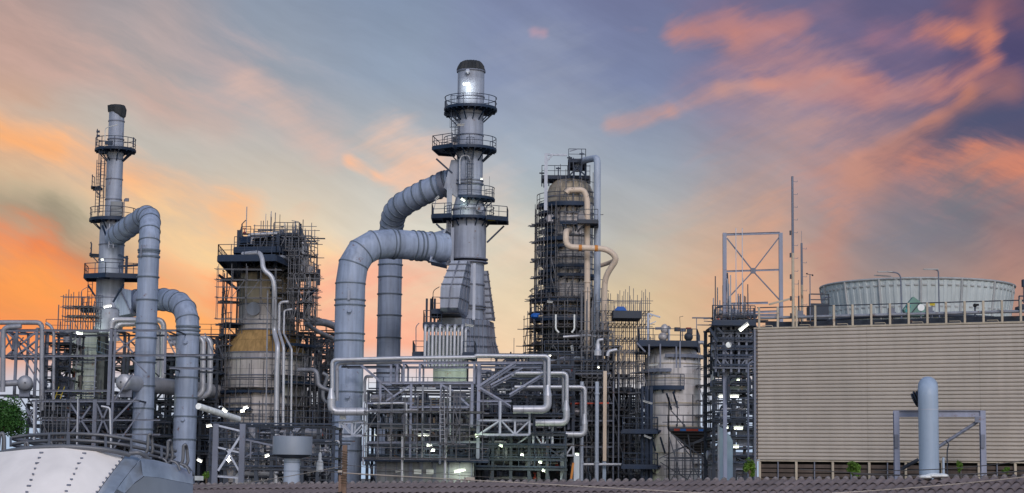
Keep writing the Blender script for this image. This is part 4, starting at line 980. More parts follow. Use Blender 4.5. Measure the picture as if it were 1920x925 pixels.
lamp(903, 336, 177.4, 'lamp hidden behind the short platform of the central stack', L=.2, power=18, col=(.9, 1, .75)); lamp(820, 372, 177, 'unlit tilted lamp above the left wing platform of the central stack', L=.55, ang=45, lit=False, post=(813, 395, 177))
lamp(864, 235, 177.6, 'unlit lamp arm between the top two platforms of the central stack', L=.8, ang=3, lit=False)
lamp(880, 611, 171, 'unlit pale lamp bar right of the twelve silver pipes', L=.9, ang=-10, lit=False)

# ------------------------------------------------------------------ left stack and its ducts
ax = Ax(214, 345, 180); s = ax.s
T = Thing('exhaust_stack', 'slimmer grey exhaust stack at the left with torn dark cover on top', 'chimney', (ax.x, ax.y, 0))
shell(T, ax, [(14.5, 280), (14.5, 203)], 'stack_paint'); shell(T, ax, [(15.3, 412), (15.3, 281)], 'stack_paint'); shell(T, ax, [(23.5, 520), (23.5, 412.5)], 'stack_paint'); shell(T, ax, [(26, 625), (26, 521)], 'stack_paint')
for py, r in ((228, 14.6), (262, 15), (300, 15.4), (337, 15.4), (375, 15.4), (460, 23.6), (488, 23.6), (515, 24), (580, 26), (560, 26)): T.add('flange', M().lathe(ax.c, [(r*s+.05, ax.z(py)-.05), (r*s+.05, ax.z(py)+.05)], n=36), 'steel')
m = M(); n = 36; rings = []
for i, (r, dy) in enumerate(((15.9, 0), (16.6, -3), (17.5, -9), (14, -13), (8, -14), (.2, -14.5))):
    row = []
    for j in range(n):
        a = 2*math.pi*j/n; drop = 9*max(0, math.cos(a+.4))**1.5 if i < 2 else (3*math.cos(a) if i == 2 else 0)
        rr_ = r*s+(.035*math.sin(j*1.7) if i < 4 else 0); row.append(Vector((ax.x+rr_*math.cos(a), ax.y+rr_*math.sin(a), ax.z(211+dy+drop*1.2))))
    rings.append(row)
m.quad_strip(rings); T.add('cover', m, 'tarp_black', 'torn dark cover drooping on the right side')
ring_platform(T, ax.c, ax.z(282), 15*s, 38*s, 0, 360, brk=24)
ring_platform(T, ax.c, ax.z(413), 16*s, 43*s, 170, 370, brk=20, th=.2); ring_platform(T, ax.c, ax.z(352), 24*s, 42*s, 165, 205, name='side_platform'); ring_platform(T, ax.c, ax.z(478), 24*s, 40*s, 172, 208, name='side_platform')
poly_platform(T, [(W(155, 520, 177).x, 177.6), (W(200, 520, 177).x, 176.4), (W(258, 520, 177).x, 177.2), (W(262, 520, 180).x, 181), (W(165, 520, 181).x, 181)], ax.z(521), th=.36, rail=(0, 1, 4))
ring_platform(T, ax.c, ax.z(582), 27*s, 52*s, 175, 235, name='side_platform')
T.add('frame_post', M().bar(*vx(237, 480, 237, 522, 178), .22), 'navy'); T.add('frame_post', M().bar(W(222, 478, 178), W(240, 486, 178), .2), 'navy'); T.add('frame_post', M().bar(W(222, 500, 178.4), W(262, 497, 178.4), .2), 'navy')
for q in ((192, 423, 200, 445), (232, 533, 212, 567), (165, 535, 178, 555)): T.add('platform_strut', M().bar(W(q[0], q[1], 177.5), W(q[2], q[3], 177.9), .14), 'navy')
ladder(T, 191, 285, 410, 179); ladder(T, 184, 300, 400, 178.8, False); ladder(T, 168, 527, 600, 178.4, False); ladder(T, 185, 575, 620, 178)
ladder(T, 209, 420, 465, 177.6, False, mt='steel_pale')
T.add('panel_box', M().box(W(219, 392, 178.6), 22*s, .5, 27*s), 'furnace_panel'); T.add('davit', M().tube(bend(P3([(232, 410, 178.3), (233, 374, 178.3), (240, 373, 178.3)]), .1), .05), 'steel'); T.add('davit_head', M().box(W(238, 375, 178.3), .35, .25, .3), 'steel')
T.add('beacon_pole', M().bar(*vx(182, 242, 182, 275, 178.5), .08).box(W(184, 247, 178.5), .3, .15, .2).box(W(184, 255, 178.5), .3, .15, .2), 'navy'); T.add('beacon_pole', M().bar(*vx(250, 258, 250, 275, 178.5), .12), 'navy')
T.add('instrument', M().box(W(204, 268, 177), .7, .3, .35), 'navy'); T.add('lamp_arm', M().tube(bend(P3([(197, 275, 177.5), (197, 240, 177.5), (221, 234, 177.5)]), .3), .04), 'lamp_dead')
T.add('whip_rod', M().tube(bend(P3([(152, 620, 178), (152, 545, 178), (165, 538, 178)]), .3), .03), 'steel')
T.done()
Yd = 170; x, fl = vleg(274, 440, 840, Yd, (470, 480, 520, 563, 607, 650, 680, 724, 766, 805))
x = W(279, 480, Yd).x
fl = [(Vector((x, Yd, 30)), Vector((x, Yd, 0)), (30-W(279, q, Yd).z)/30, .16 if q in (470, 482) else .11) for q in (470, 482, 520, 563, 607, 634, 680, 724, 766, 805)]
a_ = W(213, 446, 178.5); b_ = W(282, 398, 172.5); 
T = duct('near blue grey duct hooking over from the left stack down to the ground', [a_, b_, Vector((x, Yd, W(282, 440, Yd).z)), Vector((x, Yd, 0))], 19.5*S(Yd), 'duct_paint', fl+[(a_, b_, t, .1) for t in (.12, .25, .4, .55)], nb=3, brad=2.2)
T.add('hook', M().bar((x-.5, Yd-1.05, W(280, 462, Yd).z), (x-.5, Yd-1.05, W(280, 484, Yd).z), .12), 'steel'); T.add('nozzle', M().box((x-1.05, Yd, W(279, 620, Yd).z), .3, .4, .5), 'steel_dark'); T.done()
Yd = 172; x = W(350, 700, Yd).x
fl = [(Vector((x, Yd, 30)), Vector((x, Yd, 0)), (30-W(350, q, Yd).z)/30, w) for q, w in ((613, .16), (620, .14), (628, .12), (669, .11), (708, .11), (746, .11), (781, .11), (824, .11))]
T = duct('right hand blue grey duct curving from the left stack to the ground', [W(222, 567, 180), W(320, 560, 176), Vector((x, Yd, W(348, 580, Yd).z)), Vector((x, Yd, 0))], 21.5*S(Yd), 'duct_paint', fl+[(W(222, 567, 180), W(320, 560, 176), t, .1) for t in (.35, .42)], nb=3, brad=3.0)
T.add('nozzle', M().tube([(x, Yd-.9, W(350, 643, Yd).z), (x, Yd-1.3, W(350, 643, Yd).z)], .18), 'duct_paint'); T.add('nozzle', M().tube([(x, Yd-.9, W(346, 787, Yd).z), (x, Yd-1.3, W(346, 787, Yd).z)], .18), 'duct_paint')
c0 = [W(*p) for p in ((224, 540, 178), (224, 592, 178), (246, 588, 176.6), (246, 544, 176.6))]; T.add('transition_piece', M().prism(c0, (0, 3, 0)), 'duct_paint'); T.add('stiffener', M().bar(c0[0]-Vector((0, .1, 0)), c0[2]-Vector((0, .1, 0)), .1), 'steel'); T.done()

# left furnace body, racks, drums
T = Thing('furnace', 'grey panelled left furnace box lit pale green under the left stack', 'furnace', W(170, 700, 182))
for (x0, x1, y0, y1, mt) in ((134, 182, 620, 668, 'furnace_panel'), (135, 178, 668, 726, 'furnace_panel'), (132, 176, 726, 748, 'furnace_panel')):
    p = W((x0+x1)/2, (y0+y1)/2, 181); T.add('wall', M().box(p+Vector((0, 2, 0)), (x1-x0)*S(181), 4+.01*(y0 % 7), (y1-y0)*S(181)-.02), mt)
for py in (632, 643, 655, 680, 692, 705, 716, 727): T.add('stiffener', M().bar(W(134, py, 180.95), W(181, py, 180.95), .08), 'steel')
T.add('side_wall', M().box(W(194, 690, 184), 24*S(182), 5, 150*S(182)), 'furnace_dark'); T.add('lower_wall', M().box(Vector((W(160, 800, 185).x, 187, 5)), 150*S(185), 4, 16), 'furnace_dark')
T.add('railing', rail_mesh(P3([(133, 668, 180), (182, 668, 180)])), 'navy_rail'); T.add('railing', rail_mesh(P3([(131, 745, 180), (176, 745, 180)])), 'navy_rail'); T.add('railing', rail_mesh(P3([(181, 660, 180), (204, 668, 176)])), 'navy_rail'); T.done()
T = Thing('pipe_rack', 'left lattice pipe rack at the left edge of the photo', 'steel frame', W(40, 750, 168))
fm(T, None, [(0, 620, 108, 620, 5), (0, 668, 108, 668, 5), (30, 620, 29, 740, 5), (68, 616, 66, 745, 5), (4, 620, 4, 668, 7), (0, 742, 60, 742, 4)], 168, 4, 'steel', 4)
fm(T, 'brace', [(10, 625, 28, 665, 4), (28, 628, 3, 662, 3), (15, 625, 64, 666, 4), (66, 624, 14, 666, 4), (32, 665, 66, 640, 3), (40, 665, 75, 720, 3), (35, 742, 60, 780, 3)], 168, 3.4, 'steel', 3); T.done()
T = Thing('pipe_rack', 'long lattice pipe rack under the left stack', 'steel frame', W(200, 790, 166))
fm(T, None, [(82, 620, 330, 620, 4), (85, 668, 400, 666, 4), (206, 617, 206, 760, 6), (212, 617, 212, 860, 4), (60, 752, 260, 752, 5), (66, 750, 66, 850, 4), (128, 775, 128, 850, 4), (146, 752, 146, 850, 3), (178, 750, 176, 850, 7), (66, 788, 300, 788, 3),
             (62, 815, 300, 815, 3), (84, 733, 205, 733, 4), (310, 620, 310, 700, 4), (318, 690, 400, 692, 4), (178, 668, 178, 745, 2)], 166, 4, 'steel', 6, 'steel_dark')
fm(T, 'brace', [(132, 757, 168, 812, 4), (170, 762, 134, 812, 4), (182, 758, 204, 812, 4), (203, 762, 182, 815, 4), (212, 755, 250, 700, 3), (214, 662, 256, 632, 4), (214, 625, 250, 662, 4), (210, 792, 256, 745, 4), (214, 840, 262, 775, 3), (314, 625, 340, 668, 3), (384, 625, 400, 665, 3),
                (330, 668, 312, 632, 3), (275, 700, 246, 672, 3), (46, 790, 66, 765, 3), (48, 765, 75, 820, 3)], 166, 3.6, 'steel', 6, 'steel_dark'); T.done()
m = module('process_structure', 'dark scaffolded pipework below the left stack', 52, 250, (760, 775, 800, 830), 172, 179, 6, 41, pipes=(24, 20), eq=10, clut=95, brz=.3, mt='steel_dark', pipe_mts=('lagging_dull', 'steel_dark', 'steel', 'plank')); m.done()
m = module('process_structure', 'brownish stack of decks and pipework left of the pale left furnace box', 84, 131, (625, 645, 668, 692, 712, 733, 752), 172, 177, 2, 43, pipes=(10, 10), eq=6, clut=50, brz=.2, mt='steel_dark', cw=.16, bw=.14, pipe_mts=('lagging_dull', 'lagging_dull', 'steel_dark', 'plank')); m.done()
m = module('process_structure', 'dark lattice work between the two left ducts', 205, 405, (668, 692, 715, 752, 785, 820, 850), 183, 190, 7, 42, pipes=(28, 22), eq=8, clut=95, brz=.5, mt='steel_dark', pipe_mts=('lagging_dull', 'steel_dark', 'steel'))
m.done()
box_scaffold('spiky tube scaffold standing left of the left stack', W(122, 600, 176).x, W(180, 600, 176).x, 175, 177, W(150, 620, 176).z, W(150, 575, 176).z, 6, 2, lift=1.1, seed=5, decks=.9, brz=.2, jag=1.6)
box_scaffold('brown tube scaffold low under the left pipe rack', W(78, 800, 164).x, W(125, 800, 164).x, 163.5, 165, W(150, 850, 164).z, W(150, 760, 164).z, 3, 1, lift=1.5, seed=6, decks=.6, brz=.2)
pipe_thing('process_pipe', 'grey pipe crossing above the left lattice rack and dropping down', P3([(-20, 605, 168), (79, 605, 168), (78, 770, 168)]), 4.6*S(168), 'lagging_dull', n=14)
pipe_thing('process_pipe', 'grey pipe elbow at the very left edge of the lattice rack', P3([(40, 612, 166), (6, 614, 166), (5, 735, 166)]), 4.8*S(166), 'lagging_dull', n=14)
pipe_thing('process_pipe', 'upright grey pipe beside the scaffold of the left rack', P3([(100, 770, 168), (101, 625, 168), (96, 612, 168), (86, 606, 168)]), 3.0*S(168), 'lagging_dull', n=12)
pipe_thing('process_pipe', 'grey pipe with two bends ahead of the lower left rack', P3([(210, 905, 163), (206, 765, 163), (190, 762, 163)]), 2*S(163), 'lagging', n=10)
pipe_thing('process_pipe', 'pale upright pipe left of the crossed braces', P3([(64, 754, 162), (63, 905, 162)]), 2*S(162), 'lagging', n=10)
pipe_thing('process_pipe', 'pale thin upright pipe in front of the crossed braces', P3([(146, 745, 162), (142, 905, 162)]), 1.2*S(162), 'lagging', n=8)
for lab, pts, Yq in (('silver pipe loop hooking round the near left duct, outer', [(209, 640), (209, 600), (307, 600), (306, 712), (285, 722)], 176), ('silver pipe loop hooking round the near left duct, inner', [(219, 640), (219, 608), (296, 607), (297, 712), (278, 722)], 177.5),
                     ('silver pipe loop hooking behind the right hand duct, outer', [(316, 636), (395, 634), (393, 738), (372, 748), (330, 748)], 178), ('silver pipe loop hooking behind the right hand duct, inner', [(318, 645), (381, 632), (380, 738), (360, 748), (330, 748)], 174)):
    pipe_thing('transfer_pipe', lab, [W(p[0], p[1], Yq) for p in pts], 5.3*S(Yq), 'lagging', group=None, n=16, bd=.75)
def drum(label, px, py, Y, dirv, L, rpx, mt='lagging'):
    c = W(px, py, Y); d = Vector(dirv).normalized(); r = rpx*S(Y); T = Thing('drum', label, 'drum', c); T.add('shell', M().tube([c, c+d*L], r, n=28), mt); T.add('end_cap', M().dish(c, -d, r, .5, 28), mt)
    T.add('nozzle', M().tube([c-d*(r*.5), c-d*(r*.5+.1)], .07), 'steel_dark')
    for t in (.15, .5, .8): T.add('band', ring(c+d*L*t, d, r, .06, .03), 'lagging_dull')
    T.add('saddle', M().box(c+d*.6-Vector((0, 0, r+.25)), r*1.4, .3, .6), 'steel'); T.done()
drum('silver drum end between the left furnace and near left duct', 231, 717, 167, (.32, 1, 0), 26, 15.5)
drum('silver drum end on the left lattice rack with a pipe on its left', 47, 718, 166, (-.25, 1, 0), 6, 14, 'lagging_dull')
pipe_thing('process_pipe', 'fat grey pipe running left from the drum on the left rack', P3([(-20, 721, 166.5), (34, 718, 166.5)]), 6*S(166), 'lagging_dull', n=14)
lamp(148, 625, 178, 'long lamp at the top of the left furnace box', L=.75, ang=-12, power=260, col=(.92, 1, .78), size=1.2); lamp(124, 724, 178, 'lamp over the yellow ladder in the left rack', L=.6, ang=-14, power=200, col=(1, 1, .72), size=1.3)
lamp(192, 487, 177, 'small lamp throwing a white glow on the left stack', L=.3, power=35, col=(.95, 1, .82)); lamp(202, 575, 176.5, 'tilted bright lamp low on the left stack', L=.85, ang=14, power=40, size=1.2)
lamp(190, 738, 177, 'lamp hidden right of the left furnace box', L=.2, power=40, col=(.75, 1, .55)); lamp(240, 688, 180, 'lamp glinting behind the near left duct', L=.2, power=30, col=(.85, 1, .65))
T = Thing('ladder', 'yellow ladder below the lamp in the left rack', 'ladder', W(112, 750, 170)); T.add('ladder', ladder_mesh(W(108, 748, 170), W(116, 725, 170), .5), 'yellow_paint'); T.done()

# ------------------------------------------------------------------ reactor (second from left)
ax = Ax(499, 640, 186); s = ax.s
T = Thing('reactor', 'fat grey reactor vessel with yellow insulated cone and a square dark top', 'reactor', (ax.x, ax.y, 0))
shell(T, ax, [(52, 574), (54, 560), (56, 540), (50, 515)], 'clad_beige'); shell(T, ax, [(53, 622), (53, 574.3)], 'clad_light', n=60); shell(T, ax, [(75, 664), (66, 643), (53, 622.4)], 'yellow_ins', 'insulated_cone', 60)
shell(T, ax, [(78, 760), (78, 676)], 'clad_light', n=60); shell(T, ax, [(80, 676), (80, 665)], 'clad_grey', n=60); shell(T, ax, [(76, 905), (76, 761)], 'clad_light', n=60)
for py, r in ((574, 53.5), (611, 53.5), (621, 53.5), (665, 80.5), (676, 80), (707, 78.5), (712, 78.5), (760, 78.5), (800, 77)): T.add('band', M().lathe(ax.c, [(r*s+.05, ax.z(py)-.06), (r*s+.05, ax.z(py)+.06)], n=48), 'steel')
p = W(475, 579, 186-53*s-.2); T.add('manhole', M().tube([p+Vector((0, .8, 0)), p], 12.5*s, n=32), 'stack_paint', 'round pale manhole cover')
ring_platform(T, ax.c, ax.z(737), 78.5*s, 88*s, 196, 300, brk=12, braces=False); ring_platform(T, ax.c, ax.z(704), 78.5*s, 92*s, 190, 216, name='side_platform'); ring_platform(T, ax.c, ax.z(770), 77*s, 90*s, 200, 262, brk=12, name='side_platform')
ring_platform(T, ax.c, ax.z(612), 54*s, 82*s, 180, 225, name='side_platform'); ring_platform(T, ax.c, ax.z(632), 56*s, 88*s, 176, 214, name='side_platform'); ring_platform(T, ax.c, ax.z(800), 77*s, 90*s, 215, 330, brk=12, name='side_platform')
ring_platform(T, ax.c, ax.z(590), 53*s, 84*s, 300, 350, name='side_platform'); ring_platform(T, ax.c, ax.z(650), 76*s, 96*s, 300, 350, name='side_platform'); ring_platform(T, ax.c, ax.z(720), 79*s, 98*s, 296, 350, name='side_platform')
X_ = lambda px, Y: W(px, 500, Y).x
poly_platform(T, [(X_(408, 176), 176), (X_(517, 175), 175), (X_(597, 193), 193), (X_(450, 198), 198)], ax.z(503), th=.55, rail=(0, 1, 3))
poly_platform(T, [(X_(438, 178), 178), (X_(524, 177), 177), (X_(556, 189), 189), (X_(450, 192), 192)], W(480, 466, 178).z, th=.5, rail=(0, 1))
poly_platform(T, [(X_(450, 179), 179), (X_(468, 178.5), 178.5), (X_(470, 184), 184), (X_(452, 184), 184)], W(458, 447, 179).z, th=.5, rail=(0,))
poly_platform(T, [(X_(512, 180), 180), (X_(560, 180), 180), (X_(570, 192), 192), (X_(512, 192), 192)], W(540, 441, 181).z, th=.35, rail=(0, 1, 2))
for px, y0, y1, Yq in ((449, 466, 504, 179), (448, 432, 466, 180), (522, 440, 466, 178), (556, 440, 475, 186), (566, 445, 480, 190), (556, 478, 520, 188), (517, 466, 503, 178), (597, 505, 535, 192)): T.add('column', M().ibeam(*vx(px, y0, px, y1, Yq), .35), 'navy')
for q in ((410, 516, 448, 545), (516, 516, 508, 545), (440, 478, 455, 500), (590, 545, 560, 570)): T.add('platform_strut', M().bar(W(q[0], q[1], 178), W(q[2], q[3], 180), .2), 'navy')
T.add('top_head', M().lathe((X_(490, 187), 187), [(1.9, W(490, 515, 187).z), (1.9, W(490, 490, 187).z), (1.2, W(490, 478, 187).z), (.4, W(490, 474, 187).z)], n=28), 'clad_grey')
T.add('antenna_pole', M().bar(*vx(453.5, 420, 453.5, 446, 179), .12).bar(W(454, 420, 179), W(461, 413, 179), .08), 'steel_dark'); T.add('antenna_pole', M().bar(*vx(553.5, 415, 553.5, 436, 181), .12).bar(W(547, 414, 181), W(560, 416, 181), .06), 'steel'); T.add('antenna_pole', M().bar(*vx(564, 420, 564, 446, 181), .14), 'navy')
T.done()
T = Thing('process_vessel', 'slim stacked vessel on the right shoulder of the reactor', 'vessel', W(568, 600, 184)); v = Ax(567, 500, 184)
T.add('shell', M().lathe(v.c, [(11*v.s, v.z(500)), (12*v.s, v.z(492)), (12*v.s, v.z(480)), (8*v.s, v.z(474)), (.1, v.z(472))], n=24), 'clad_light'); v = Ax(577, 560, 184)
T.add('shell', M().lathe(v.c, [(4*v.s, v.z(620)), (5*v.s, v.z(590)), (8*v.s, v.z(575)), (9*v.s, v.z(545)), (5*v.s, v.z(535)), (6*v.s, v.z(515)), (9*v.s, v.z(500))], n=24), 'clad_light'); T.done()
pipe_thing('process_pipe', 'fat silver pipe snaking from the reactor top down its front', P3([(455, 477, 176.5), (487, 474, 175.5), (492, 486, 175), (493, 506, 174.5), (512, 520, 174.5), (515, 545, 174.5), (514, 622, 176), (521, 648, 174), (519, 690, 174), (517, 905, 174)]), 4.6*S(175), 'lagging', n=16, bd=.7)
pipe_thing('process_pipe', 'second silver pipe parallel to the snaking reactor pipe', P3([(541, 566, 177), (524, 567, 177), (523, 622, 177), (532, 650, 174.2), (530, 905, 174.2)]), 2.8*S(176), 'lagging', n=12)
pipe_thing('process_pipe', 'third and thinnest silver pipe on the front of the reactor', P3([(548, 580, 178), (533, 582, 178), (532, 626, 177), (547, 655, 174.5), (545, 905, 174.5)]), 2.0*S(176), 'lagging', n=12)
pipe_thing('process_pipe', 'thin grey conduit straight down the middle of the reactor', P3([(502, 545, 176), (497, 905, 176)]), 1.4*S(176), 'lagging_dull', n=8, flanges=(.1, .3, .5))
pipe_thing('process_pipe', 'silver pipe tucked under the reactor top deck', P3([(461, 486, 177.5), (530, 481, 177.5), (553, 498, 182)]), 3.4*S(177), 'lagging_dull', n=12)
pipe_thing('process_pipe', 'silver pipe with elbow on the very top of the reactor', P3([(465, 458, 179), (466, 440, 179), (520, 438, 179)]), 2.8*S(179), 'lagging', n=12)
pipe_thing('process_pipe', 'smaller silver pipe nested under the one on the reactor top', P3([(471, 458, 178.6), (472, 446, 178.6), (500, 444, 178.6)]), 2.2*S(179), 'lagging_dull', n=12)
pipe_thing('process_pipe', 'fat grey pipe leaving the reactor scaffold to the right', P3([(575, 605, 186), (608, 604, 188), (632, 614, 190), (650, 640, 190)]), 7*S(188), 'lagging_dull', n=14)
pipe_thing('process_pipe', 'slimmer grey pipe slanting down right of the reactor scaffold', P3([(572, 606, 182), (592, 620, 184), (640, 642, 188)]), 4*S(186), 'lagging_dull', n=12)
pipe_thing('process_pipe', 'silver elbow pipe on the right of the reactor, upper', P3([(560, 694, 179), (594, 694, 178), (597, 722, 178), (605, 728, 178), (620, 733, 178)]), 4.2*S(178), 'lagging_dull', n=14, bd=.6)
pipe_thing('process_pipe', 'silver elbow pipe on the right of the reactor, lower', P3([(605, 700, 180), (615, 705, 180), (605, 735, 180), (606, 752, 180), (622, 758, 180)]), 3.6*S(178), 'lagging_dull', n=14, bd=.6)
ring_scaffold('tube scaffold clinging to the left side of the reactor', ax.c, 57*s, 84*s, ax.z(735), ax.z(525), 165, 225, 6, lift=2.2, seed=2, decks=.75, brz=.4, rr=.035)
ring_scaffold('tube scaffold clinging to the right side of the reactor', ax.c, 60*s, 92*s, ax.z(860), ax.z(480), 285, 375, 9, lift=2.0, seed=3, decks=.9, brz=.45, rr=.035)
ring_scaffold('tube scaffold around the lower belly of the reactor', ax.c, 80*s, 104*s, ax.z(890), ax.z(690), 292, 350, 6, lift=2.2, seed=4, decks=.7, brz=.3, rr=.035)
box_scaffold('spiky tube scaffold crowning the reactor', X_(478, 179), X_(600, 179)-.8, 178, 184, W(500, 470, 179).z, W(500, 432, 179).z, 9, 2, lift=1.4, seed=9, decks=.3, brz=.2, jag=.9)
box_scaffold('plank decked tube scaffold right of the reactor top', X_(548, 181), X_(597, 181), 178, 181, W(500, 600, 179).z, W(580, 470, 179).z, 5, 2, lift=1.5, seed=10, decks=.95, brz=.3, jag=1.2, top=lambda x: W(580, 470, 179).z-(x-X_(555, 181))*1.1)
ring_scaffold('sparse tube scaffold over the front of the reactor', ax.c, 80*s, 92*s, ax.z(880), ax.z(690), 226, 292, 4, lift=2.6, seed=24, decks=.4, brz=.15, rr=.026)
box_scaffold('tube scaffold hanging round the square dark deck of the reactor', X_(412, 176), X_(520, 176), 174.6, 175.4, W(460, 600, 176).z, W(460, 508, 176).z, 4, 1, lift=1.9, seed=25, decks=.3, brz=.15, jag=.6, rr=.026)
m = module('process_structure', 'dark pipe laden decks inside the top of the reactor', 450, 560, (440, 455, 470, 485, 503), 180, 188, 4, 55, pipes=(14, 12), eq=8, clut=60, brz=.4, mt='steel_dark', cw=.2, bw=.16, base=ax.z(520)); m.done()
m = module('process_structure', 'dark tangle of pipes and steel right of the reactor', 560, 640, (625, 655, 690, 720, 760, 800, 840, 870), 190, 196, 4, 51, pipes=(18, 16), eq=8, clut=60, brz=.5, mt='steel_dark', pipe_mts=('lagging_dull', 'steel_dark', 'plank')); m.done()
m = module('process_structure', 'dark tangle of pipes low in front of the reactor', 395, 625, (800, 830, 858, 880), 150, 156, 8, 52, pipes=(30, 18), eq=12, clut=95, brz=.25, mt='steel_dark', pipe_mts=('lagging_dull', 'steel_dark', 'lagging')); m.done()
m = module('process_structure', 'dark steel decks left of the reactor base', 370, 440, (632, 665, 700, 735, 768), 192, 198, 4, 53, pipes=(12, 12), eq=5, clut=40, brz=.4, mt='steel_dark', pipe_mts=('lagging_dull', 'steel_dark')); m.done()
# slanting white lagged pipe left of the reactor
pipe_thing('process_pipe', 'fat white lagged pipe sloping down to the reactor foot', P3([(372, 762, 140), (447, 786, 146)]), 6*S(140), 'white_gloss', n=16)
T = Thing('elevated_tank', 'round grey drum shaped tank on a thick pedestal above the tiled roof', 'tank', W(548, 890, 80)); v = Ax(548, 850, 80)
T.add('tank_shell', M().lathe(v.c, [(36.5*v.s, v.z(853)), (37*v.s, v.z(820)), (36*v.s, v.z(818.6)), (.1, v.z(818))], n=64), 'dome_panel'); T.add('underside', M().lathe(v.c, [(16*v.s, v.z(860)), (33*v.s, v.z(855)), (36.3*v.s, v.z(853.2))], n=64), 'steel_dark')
T.add('pedestal', M().lathe(v.c, [(15*v.s, 0), (15*v.s, v.z(858))], n=40), 'duct_paint_pale')
for py in (868, 884): T.add('band', M().lathe(v.c, [(15.3*v.s, v.z(py)), (15.3*v.s, v.z(py)+.02)], n=40), 'flange_dark')
T.done()
T = Thing('steel_frame', 'grey steel portal with a long diagonal brace left of the round tank', 'steel frame', W(428, 890, 95))
for px in (404, 454): a, b = vx(px, 795, px, 890, 95); b.z = 0; T.add('column', M().ibeam(a, b, 10*S(95)), 'steel')
fm(T, None, [(408, 798, 450, 808, 4), (408, 839, 450, 849, 4), (408, 893, 450, 896, 4)], 95, 4, 'steel_pale'); fm(T, 'brace', [(409, 883, 452, 816, 5), (425, 842, 452, 890, 4)], 95, 5, 'steel_pale'); fm(T, None, [(458, 824, 513, 836, 4), (458, 858, 475, 848, 3), (470, 825, 470, 860, 2.5)], 95.5, 4, 'steel'); T.done()
for (px, py, ang, lab, L) in ((421, 770, -38, 'tilted lamp on a pole left of the reactor base', .45), (461, 765, 20, 'upper of the paired lamps at the reactor base', .35), (455, 771, 20, 'lower of the paired lamps at the reactor base', .3), (392, 799, 8, 'lamp on the walkway right of the right hand duct', .42), (429, 856, 18, 'upper lamp inside the steel portal', .33), (428, 863, -42, 'lower lamp inside the steel portal', .33), (501, 855, 22, 'lamp low beside the round tank', .36), (374, 864, -28, 'lamp just above the left end of the tiled roof', .4)):
    lamp(px, py, 134, lab, L=L, ang=ang, power=40, col=(1, .96, .8))
T = Thing('pressure_valve', 'pale bottle shaped valve right of the round tank', 'valve', W(600, 880, 120)); v = Ax(600, 870, 120); T.add('body', M().lathe(v.c, [(7*v.s, v.z(885)), (6*v.s, v.z(866)), (3*v.s, v.z(862)), (3.2*v.s, v.z(852)), (1.5*v.s, v.z(848))], n=16), 'furnace_panel'); T.done()

# ------------------------------------------------------------------ fractionating column
ax = Ax(1068, 480, 188); s = ax.s
T = Thing('distillation_column', 'tall domed column wrapped in scaffold and dark ring platforms right of centre', 'column', (ax.x, ax.y, 0))
shell(T, ax, [(46, 900), (46, 600)], 'clad_grey'); shell(T, ax, [(44, 600), (44, 382)], 'clad_light', n=56); shell(T, ax, [(45, 382), (45, 375), (43.5, 362), (39, 350), (30, 341), (16, 336.5), (.2, 335)], 'clad_beige', 'domed_head', 56)
for py in (372, 384, 420, 447, 475, 505, 537, 570, 600, 640): T.add('band', M().lathe(ax.c, [(44.6*s+.04, ax.z(py)-.05), (44.6*s+.04, ax.z(py)+.05)], n=44), 'steel')
for py, a0, a1, r1, th in ((388, 178, 300, 63, .3), (402, 178, 225, 60, .2), (452, 176, 262, 64, .28), (466, 176, 214, 62, .2), (494, 180, 220, 60, .2), (564, 170, 292, 72, .3), (600, 176, 296, 74, .34), (646, 180, 300, 70, .25), (700, 190, 330, 74, .3)):
    ring_platform(T, ax.c, ax.z(py), 45*s, r1*s, a0, a1, brk=10, th=th, name='platform')
poly_platform(T, [(W(1016, 335, 187).x, 187), (W(1106, 332, 187).x, 187), (W(1106, 332, 190).x, 190), (W(1016, 332, 190).x, 190)], W(1060, 331, 187).z, th=.3, rail=(0, 1, 3))
for px in range(1020, 1108, 9): T.add('deck_strut', M().bar(*vx(px, 332, px, 338+abs(px-1066)*.3, 187.5), .12), 'navy')
poly_platform(T, [(W(1066, 305, 185).x, 185), (W(1098, 305, 185).x, 185), (W(1098, 305, 190).x, 190), (W(1066, 305, 190).x, 190)], ax.z(309), th=.3, rail=(0, 1), mt='navy')
for px in (1067, 1076, 1088, 1098): T.add('column', M().bar(*vx(px, 300, px, 334, 185.5), .2), 'navy')
T.add('brace', M().bar(W(1067, 330, 185.4), W(1088, 309, 185.4), .14), 'navy'); T.add('brace', M().bar(W(1098, 330, 185.4), W(1076, 309, 185.4), .14), 'navy')
T.add('gantry', M().bar(*vx(1023.5, 288, 1023.5, 395, 183), .32), 'steel_pale'); T.add('gantry', M().bar(W(1023, 290, 183), W(1063, 291, 183), .18).bar(W(1026, 302, 183), W(1036, 291, 183), .14), 'steel_pale')
for px, y0, y1 in ((1068, 293, 320), (1075, 296, 315), (1091, 286, 320), (1047, 313, 330), (1016, 322, 350)): T.add('instrument_post', M().bar(*vx(px, y0, px, y1, 184), .1).box(W(px, y0+3, 184), .5, .2, .12), 'navy')
for py, a0, a1 in ((503, 205, 300), (466, 215, 262), (575, 292, 352), (612, 296, 352), (660, 180, 350), (678, 180, 350), (415, 178, 240), (436, 180, 236), (512, 178, 236), (530, 180, 240), (425, 250, 330), (478, 176, 240), (520, 245, 335), (548, 178, 245), (584, 250, 340), (625, 180, 345)): ring_platform(T, ax.c, ax.z(py), 45*s, 58*s, a0, a1, brk=14, th=.18, name='platform')
T.add('crane_arm', M().bar(W(1068, 284, 184), W(1082, 280, 184), .08), 'steel')
